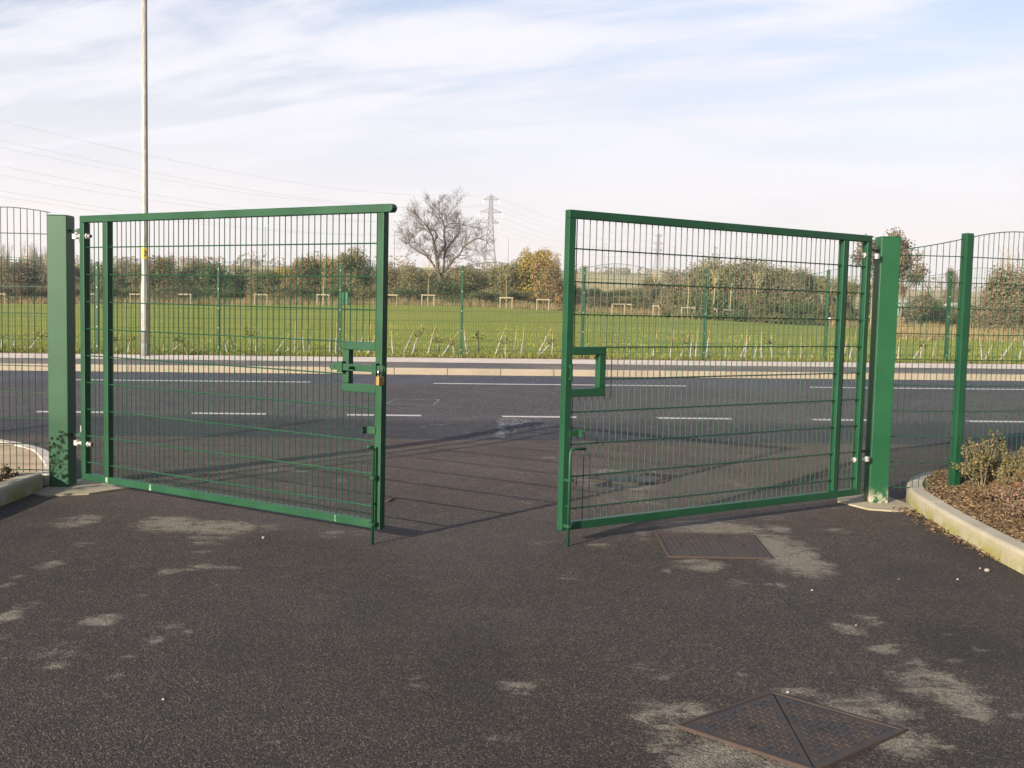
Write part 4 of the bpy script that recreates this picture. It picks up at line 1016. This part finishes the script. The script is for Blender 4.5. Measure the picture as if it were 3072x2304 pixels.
# pylons and overhead cables
def make_pylon():
    t = thing('pylon', None, 'pylon'); b = MB(); r0 = .15
    def half(z): return float(np.interp(z, [0, 14, 26, 42], [4.0, 2.3, 1.45, .75]))
    lv = [0, 5.5, 10.5, 15, 19, 22.5, 26, 29, 31.5, 34, 36.5, 39, 41]
    cor = [(-1, -1), (1, -1), (1, 1), (-1, 1)]
    for z0, z1 in zip(lv, lv[1:]):
        h0, h1 = half(z0), half(z1)
        for i in range(4):
            a, c_ = cor[i], cor[(i + 1) % 4]
            A0, A1 = Vector((a[0] * h0, a[1] * h0, z0)), Vector((a[0] * h1, a[1] * h1, z1)); B0, B1 = Vector((c_[0] * h0, c_[1] * h0, z0)), Vector((c_[0] * h1, c_[1] * h1, z1))
            b.tube([A0, A1], r0 * 1.7, 4, False); b.tube([A0, B1], r0, 3, False); b.tube([B0, A1], r0, 3, False); b.tube([A1, B1], r0, 3, False)
    h1 = half(41)
    for a in cor: b.tube([(a[0] * h1, a[1] * h1, 41), (0, 0, 42)], r0, 3, False)
    b.build('tower', m_pylon, t)
    for z, wd in ((39.0, 4.7), (32.0, 6.9), (26.0, 5.2)):
        for sg_ in (-1, 1):
            a = MB(); h = half(z)
            for yy in (-h, h):
                a.tube([(sg_ * h, yy, z), (sg_ * wd, 0, z)], r0 * 1.3, 3, False); a.tube([(sg_ * h, yy, z + 1.9), (sg_ * wd, 0, z)], r0, 3, False)
                for q in (.33, .66): a.tube([(sg_ * (h + (wd - h) * q), yy * (1 - q), z), (sg_ * (h + (wd - h) * q), yy * (1 - q), z + 1.9 * (1 - q))], r0 * .8, 3, False)
            ao = a.build('cross_arm', m_pylon, t)
            MB().tube([(sg_ * wd, 0, z), (sg_ * wd, 0, z - 2.9)], .11, 6).build('insulator', m_white, ao)
    return t
py1 = make_pylon()
PY = [(-150, 240, 1.0, 0), (None, 640, 1.0, 1466), (None, 1060, 1.0, 1967), (None, 1500, 1.12, 2137)]
pyl = []
pl_labels = ['steel pylon nearest the camera carrying the lines beyond the left edge', 'tall steel lattice pylon on the skyline right of the big bare tree', 'distant lattice pylon seen through the middle of the right gate leaf', 'very faint small pylon seen through the right gate leaf above the thicket']
for i, (X, Y, s_, px) in enumerate(PY):
    x = X if X is not None else (px - 1541) / F_PX * Y
    z = zfield(x, Y) - .1
    if i == 1: z = at(1466, 583, Y).z - 42
    if i == 2: z = at(1967, 699, Y).z - 42
    if i == 3: z = at(2137, 737, Y).z - 42 * s_
    zt_ = z + 42 * s_; zg = zfield(x, Y) - .1; k = (zt_ - zg) / 42
    rzp = [R(-19), R(4), R(28), R(25)][i]
    o = py1 if i == 1 else None
    pyl.append((x, Y, zg, k, rzp))
for i in (1, 0, 2, 3):
    x, Y, zg, k, rzp = pyl[i]
    first_or_dup(py1, 'py', (x, Y, zg), (0, 0, rzp), (1, 1, k), pl_labels[i], 'pylons of the power line')
ATT = [('earth wire', 0, 42), ('upper conductor', -4.7, 36.1), ('upper conductor', 4.7, 36.1), ('middle conductor', -6.9, 29.1), ('middle conductor', 6.9, 29.1), ('lower conductor', -5.2, 23.1), ('lower conductor', 5.2, 23.1)]
def apt(i, ax, az):
    x, Y, zg, k, rzp = pyl[i]; return Vector((x + ax * math.cos(rzp), Y + ax * math.sin(rzp), zg + az * k))
SPN = ['left of the big pylon', 'between the big and second pylons', 'beyond the second pylon']
for sidx, (a, c_) in enumerate(((0, 1), (1, 2), (2, 3))):
    for nm_, ax, az in ATT:
        A, B_ = apt(a, ax, az), apt(c_, ax, az); n = 24; pts = []
        for k in range(n + 1):
            t_ = k / n; p = A.lerp(B_, t_); p.z -= 4 * (9 if sidx < 2 else 7) * t_ * (1 - t_); pts.append(p)
        sd_ = '' if ax == 0 else (' left' if ax < 0 else ' right')
        o = MB().tube(pts, [.018 + .022 * k / n for k in range(n + 1)] if sidx == 0 else .04, 4, False).build('overhead_cable', m_cable)
        tag(o, f'thin{sd_} {nm_} of the power line, {SPN[sidx]}', 'cable', 'overhead power cables')

# canes, guards and dying saplings along the far fence
def make_cane(seed, leafy):
    r_ = random.Random(seed); t = thing('planting_cane', None, 'cane')
    MB().tube([(0, 0, 0), (.004, 0, .5), (0, 0, 1.0)], [.010, .009, .007], 6).build('cane', m_cane, t)
    gh = r_.uniform(.52, .66)
    MB().tube([(.008, .004, 0), (.012, .004, gh * .5), (.008, .004, gh)], [.021, .019, .014], 8, False).build('guard_tube', m_guard, t)
    if leafy:
        L = Leaves()
        for k in range(26):
            p = Vector((.03 + r_.gauss(0, .075), r_.gauss(0, .05), gh + .06 + abs(r_.gauss(0, .12)))); L.leaf(p, rv3(r_), .075, .04, r_.random(), r_.uniform(0, 6.28))
        L.build('leaves', LM['dead'], t)
    return t
cp_ = [make_cane(1, False), make_cane(2, False), make_cane(3, True), make_cane(4, True)]
def cv(ox, oy, k, lst): return [(ox + a * k, ox + c_ * k, oy + bb * k, oy + d * k, lf) for a, bb, c_, d, lf in lst]
k8 = 640 / 2212
CN = cv(420, 720, k8, [(235, 1165, 262, 1000, 0), (340, 1150, 365, 960, 1), (310, 1190, 500, 1000, 1), (490, 1180, 455, 1050, 0), (500, 1175, 600, 1100, 0), (655, 1190, 660, 980, 0), (905, 1165, 850, 880, 0), (985, 1180, 915, 920, 0), (1155, 1185, 1145, 860, 1), (1205, 1180, 1218, 890, 0),
  (1390, 1190, 1590, 930, 0), (1470, 1180, 1600, 1090, 0), (1605, 1190, 1612, 830, 0), (1710, 1180, 1670, 880, 0), (1755, 1190, 1745, 850, 0), (1965, 1170, 1985, 860, 0), (2035, 1170, 2037, 850, 0)])
CN += cv(768, 550, kz, [(895, 1480, 935, 1210, 0), (970, 1480, 990, 1205, 0), (965, 1480, 1050, 1265, 0), (1190, 1490, 1155, 1200, 0), (1270, 1475, 1375, 1245, 0), (1350, 1490, 1430, 1210, 1), (1480, 1485, 1555, 1210, 0), (1572, 1485, 1575, 1290, 1), (1610, 1495, 1760, 1255, 0), (1720, 1490, 1680, 1320, 1), (1830, 1495, 1790, 1215, 0), (1917, 1500, 1925, 1240, 1), (2065, 1500, 2165, 1210, 0), (2160, 1500, 2155, 1300, 1)])
CN += cv(1536, 550, kz, [(12, 1495, 42, 1255, 0), (82, 1495, 107, 1240, 0), (210, 1505, 345, 1230, 0), (225, 1505, 395, 1310, 1), (340, 1490, 355, 1270, 0), (1222, 1510, 1260, 1270, 0), (1370, 1510, 1398, 1260, 0), (1455, 1500, 1525, 1290, 1), (1545, 1510, 1565, 1290, 0), (1588, 1520, 1610, 1240, 0), (1675, 1480, 1705, 1260, 0), (1845, 1515, 1890, 1270, 0), (1965, 1515, 2085, 1290, 0), (2010, 1510, 2028, 1250, 0), (2095, 1520, 2130, 1370, 0), (2160, 1500, 2160, 1270, 0)])
CN += cv(2304, 550, kz, [(40, 1500, 45, 1300, 1), (190, 1500, 185, 1350, 0), (280, 1500, 285, 1280, 0), (388, 1520, 390, 1370, 0), (640, 1530, 685, 1290, 0), (705, 1530, 760, 1280, 0), (1130, 1510, 1155, 1330, 0), (1240, 1530, 1375, 1325, 1), (1310, 1520, 1350, 1380, 0), (1405, 1530, 1430, 1360, 0), (1500, 1540, 1480, 1480, 0), (1690, 1530, 1745, 1400, 1), (1870, 1540, 1955, 1380, 0), (1860, 1510, 1855, 1300, 0), (1995, 1545, 2140, 1320, 0), (2170, 1545, 2230, 1350, 0)])
CN += cv(0, 550, kz, [(20, 1460, 12, 1250, 1), (125, 1450, 127, 1260, 0), (240, 1440, 390, 1250, 1), (1110, 1450, 1118, 1290, 1), (1015, 1450, 1012, 1300, 1), (720, 1455, 735, 1300, 1)])
def cnoun(q):
    dx = q[1] - q[0]; ln = 'upright' if abs(dx) < 14 else ('right-leaning' if dx > 0 else 'left-leaning')
    return ln + (' cane with dead leaves' if q[4] else ' pale planting cane')
cl_ = labels_for([(q[0], cnoun(q)) for q in CN]); used = {}
for i, (bx, tx, by, ty, lf) in enumerate(CN):
    Y = 21.85 + .35 * ((i * 37) % 10) / 10
    a = at(bx, by, Y); zg = zfield(a.x, Y); c_ = at(tx, ty, Y) + Vector((0, rnd.uniform(-.15, .2), 0)); d = c_ - Vector((a.x, Y, zg)); ln = d.length
    q = d.to_track_quat('Z', 'Y').to_euler(); v_ = (2 if lf else 0) + i % 2
    first_or_dup(cp_[v_], ('cane', v_), (a.x, Y, zg - .02), q, (1, 1, ln), cl_[i], 'planting canes along the far fence')

# loose grass: stuff
def blades(name, N, fx, hrange, wd, kd, seed, label):
    r_ = random.Random(seed); L = Leaves()
    for i in range(N):
        x, y = fx(r_); z = zfield(x, y) - .01; h = r_.uniform(*hrange) * (0.6 + .8 * max(0, .5 + mnoise.noise((x * .5, y * .5, seed)))); a = r_.uniform(0, 6.28); w_ = wd * r_.uniform(.6, 1.2)
        ca, sa = math.cos(a) * w_, math.sin(a) * w_; lx, ly = r_.gauss(0, .3) * h, r_.gauss(0, .3) * h; o = len(L.v)
        L.v += [(x - ca, y - sa, z), (x + ca, y + sa, z), (x + lx + ca * .2, y + ly + sa * .2, z + h), (x + lx - ca * .2, y + ly - sa * .2, z + h)]; L.f.append((o, o + 1, o + 2, o + 3)); L.t += [r_.random()] * 4
    o = L.build(name, LM[kd]); return tag(o, label, 'grass', kind='stuff')
blades('field_edge_grass', 15000, lambda r_: (r_.uniform(-12.5, 12.5), 21.45 + abs(r_.gauss(0, .55))), (.03, .11), .007, 'fringe', 3, 'longer unmown green grass along the foot of the far fence')
blades('field_grass', 30000, lambda r_: (lambda y: (r_.uniform(-.55, .55) * y, y))(21.7 + 24 * r_.random() ** 1.7), (.02, .05), .012, 'blade', 9, 'short green grass growing over the field')
blades('dead_edge_grass', 900, lambda r_: (r_.uniform(-12.5, 12.5), 21.35 + abs(r_.gauss(0, .2))), (.03, .14), .006, 'straw', 4, 'dead straw coloured stalks along the foot of the far fence')
def strip(r_):
    u_ = r_.uniform(-.58, .56); y = r_.uniform(86, 95) if u_ < .15 else r_.uniform(79, 90) if u_ < .3 else r_.uniform(72, 90); return u_ * y, y
blades('rough_grass', 42000, strip, (.15, .6), .018, 'straw', 5, 'tall straw coloured rough grass between the field and the hedge')
blades('rough_grass_bank', 13000, lambda r_: (lambda y: (r_.uniform(.36, .60) * y, y))(r_.uniform(40, 78)), (.12, .55), .013, 'straw', 6, 'tall straw coloured grass at the far right of the field')

# far tree line on the hill: stuff
r_ = random.Random(77); L = Leaves()
for i in range(150):
    u_ = r_.uniform(-.6, .6); y = r_.uniform(430, 660); cx = u_ * y; z = zfield(cx, y); hh = r_.uniform(3, 7) * (1.1 if r_.random() < .3 else .7); ww = hh * r_.uniform(.8, 2.2); tb = r_.random()
    for k in range(70):
        d = rv3(r_); L.leaf(Vector((cx + d.x * ww * .5, y + d.y * ww * .5, z + hh * .45 + d.z * hh * .5)), rv3(r_), 1.1, .9, min(1, max(0, tb + r_.gauss(0, .2))), r_.uniform(0, 6))
tag(L.build('far_trees', LM['grey']), 'distant grey brown trees scattered along the skyline', 'trees', kind='stuff')

# ---------------------------------------------------------------- beds by the gate: bark chips and shrubs
def chips(name, N, fx, zf, label, seed):
    r_ = random.Random(seed); L = Leaves()
    for i in range(N):
        x, y = fx(r_); l_ = r_.uniform(.008, .036) * (2.8 if r_.random() < .05 else 1); w_ = r_.uniform(.004, .010); t_ = r_.uniform(.002, .005)
        n_ = (Vector((0, 0, 1)) + rv3(r_) * .45).normalized(); a = Matrix.Rotation(r_.uniform(0, 6.28), 3, n_) @ n_.orthogonal().normalized(); bb = n_.cross(a); p = Vector((x, y, zf(x, y) + r_.uniform(.003, .018)))
        o = len(L.v); q = [p + a * sa * l_ / 2 + bb * sb_ * w_ / 2 + n_ * sn * t_ for sn in (-1, 1) for sa, sb_ in ((-1, -1), (1, -1), (1, 1), (-1, 1))]
        L.v += [tuple(k) for k in q]; L.f += [tuple(o + k for k in f) for f in ((0, 3, 2, 1), (4, 5, 6, 7), (0, 1, 5, 4), (1, 2, 6, 5), (2, 3, 7, 6), (3, 0, 4, 7))]; L.t += [max(0, min(1, r_.betavariate(.9, 3.0)))] * 8
    return tag(L.build(name, LM['chip']), label, 'bark', kind='stuff')
def fR(r_):
    while True:
        x, y = (r_.uniform(3.0, 4.3), r_.uniform(5.2, 9.4)) if r_.random() < .6 else (r_.uniform(3.0, 6.5), r_.uniform(3.5, 9.6))
        if inR(x - .07, y) and inR(x, y + .06): return x, y
chips('bark_chips', 29000, fR, lambda x, y: .110 + zroad(x, y) + .05 * smooth(3.1, 3.9, x), 'brown bark chippings covering the right planting bed', 1)
chips('bark_chips', 3500, lambda r_: (r_.uniform(-4.5, -3.62), r_.uniform(6.6, 7.84)), lambda x, y: .10 + .03 * smooth(-3.7, -4.4, x), 'dark bark chippings covering the left planting bed', 2)
chips('bark_litter', 260, lambda r_: (3.0 + .02 * math.sin(r_.random() * 9) - abs(r_.gauss(0, .05)), r_.uniform(6.2, 7.9)), lambda x, y: .001, 'bark chips spilled on the drive along the right kerb', 3)
def make_shrub(kind, seed, h, w_, n, lf=1.0):
    r_ = random.Random(seed); t = thing('low_shrub', None, 'shrub'); b = MB(); L = Leaves()
    for k in range(13):
        a = r_.uniform(0, 6.28); q = r_.uniform(.2, 1) * w_ / 2; e = Vector((q * math.cos(a), q * math.sin(a), h * r_.uniform(.5, 1.05) * (1.15 - q / w_)))
        p0 = Vector((r_.gauss(0, .02), r_.gauss(0, .02), 0)); mid = p0.lerp(e, .55) + Vector((r_.gauss(0, .02), r_.gauss(0, .02), .03)); b.tube([p0, mid, e], [.0045, .003, .0015], 4, False)
        for j in range(n // 13):
            t_ = r_.uniform(.15, 1.0) ** .8; p = (p0.lerp(mid, t_ * 2) if t_ < .5 else mid.lerp(e, t_ * 2 - 1)) + rv3(r_) * .03; s_ = r_.uniform(.007, .017) * lf
            L.leaf(p, (rv3(r_) + Vector((0, 0, .5))).normalized(), s_ * 1.3, s_, min(1, max(0, r_.gauss(.5, .3))), r_.uniform(0, 6.28))
    b.build('stems', m_bark, t); L.build('foliage', LM[kind], t); return t
SH = [('shrub', 3.63, 8.02, .46, .46, 700, 'olive shrub tight against the slim fence post in the right bed'), ('shrub', 3.84, 8.22, .38, .60, 700, 'spreading olive shrub against the fence right of the slim fence post'), ('shrub', 4.08, 8.36, .44, .62, 800, 'tallest olive shrub at the right edge against the fence'),
 ('shrub', 3.76, 7.80, .30, .55, 800, 'spreading low shrub in front of the fence in the right bed'), ('pink', 3.56, 7.26, .14, .50, 700, 'low pinkish shrub in the middle of the right bed'), ('pink', 3.42, 6.86, .14, .46, 700, 'low pinkish shrub nearest the camera in the right bed'), ('redleaf', 3.70, 7.5, .22, .46, 700, 'low straggling reddish shrub at the right edge of the bark'), ('pink', 3.70, 7.10, .22, .5, 600, 'low pinkish shrub cut by the right edge'),
 ('redleaf', 3.44, 7.66, .10, .34, 240, 'tiny sprawling reddish plant on the bark beside the fence post'),
 ('shrub', -4.05, 7.34, .70, .60, 640, 'shrub in the left bed whose twigs reach in at the left edge'), ('shrub', -3.89, 7.53, .50, .34, 170, 'small weedy shrub in the left bed beside the left gate post'), ('shrub', -4.25, 6.75, .70, .7, 600, 'shrub in the left bed just outside the left edge'), ('shrub', -3.70, 7.66, .10, .16, 80, 'tiny yellowish weed on the left bed by the kerb')]
for i, (kd, x, y, h, w_, n, lab) in enumerate(SH):
    t = make_shrub(kd, 300 + i, h, w_, int(n * (1.35 if x > 0 else .42)), 1.15 if x > 0 else 2.1); t.location = (x, y, (.11 + .05 * smooth(3.1, 3.9, x)) if x > 0 else .10); tag(t, lab, 'shrub')

# pebbles and a twig on the drive
m_pebble = mat('pebble_stone', conc((.17, .15, .12), (.27, .245, .20)))
def pebble(px, py, s_, lab):
    p = lay(px, py); b = MB(); r_ = random.Random(int(px)); pts = []
    n, mrow = 8, 5
    for j in range(mrow + 1):
        th = math.pi * j / mrow
        for k in range(n):
            ph = 2 * math.pi * k / n; q = Vector((math.sin(th) * math.cos(ph), math.sin(th) * math.sin(ph) * .8, math.cos(th) * .6)); q *= s_ * .8 * (1 + .3 * mnoise.noise(q * 2 + Vector((px, 0, 0)))); pts.append(q)
    b.add(pts, [(j * n + k, j * n + (k + 1) % n, (j + 1) * n + (k + 1) % n, (j + 1) * n + k) for j in range(mrow) for k in range(n)])
    o = b.build('pebble', m_pebble, smooth_=True, loc=(p.x, p.y, s_ * .5)); return tag(o, lab, 'pebble', 'pebbles on the drive')
PB = [(2961, 1716, .022, 'largest pale pebble on the drive beside the right kerb'), (2940, 1707, .009, 'small buff pebble just left of the largest pebble'), (2873, 1740, .010, 'white pebble on the drive left of the largest pebble'), (2436, 1773, .009, 'white pebble on the drive below the rectangular manhole cover'), (2696, 1739, .007, 'tiny white pebble midway between manhole cover and right kerb'),
      (2568, 1878, .008, 'small white pebble at the tail of the surface crack'), (2364, 2080, .010, 'white pebble beside the top corner of the diamond manhole cover'), (790, 1616, .014, 'pale stone chip on the drive below the left gate leaf'), (490, 2101, .008, 'tiny orange stone on the open asphalt at bottom left')]
for q in PB: pebble(*q)
a, c_ = lay(1158, 1508), lay(1189, 1499)
tag(MB().tube([(a.x, a.y, .008), ((a.x + c_.x) / 2, (a.y + c_.y) / 2 + .01, .012), (c_.x, c_.y, .008)], [.004, .009, .003], 6).build('dead_twig', mat('dead_twig', barkm((.05, .025, .015), (.09, .045, .025))), smooth_=True), 'short dark brown twig lying on the drive right of the left gate leaf', 'twig')

# ---------------------------------------------------------------- the hazy autumn air
hb = MB().box(-1500, 1500, -60, 1760, -2.2, 122)
hm = bpy.data.materials.new('haze_air'); hm.use_nodes = True; hm.node_tree.nodes.clear(); HN = NT(hm.node_tree)
hv = HN.node('ShaderNodeVolumePrincipled', {'Color': (.93, .95, 1.0, 1), 'Density': .00042, 'Anisotropy': .1})
HN.l.new(hv.outputs[0], HN.node('ShaderNodeOutputMaterial').inputs['Volume'])
tag(hb.build('haze', hm), 'thin pale autumn haze over the fields', 'haze', kind='stuff')
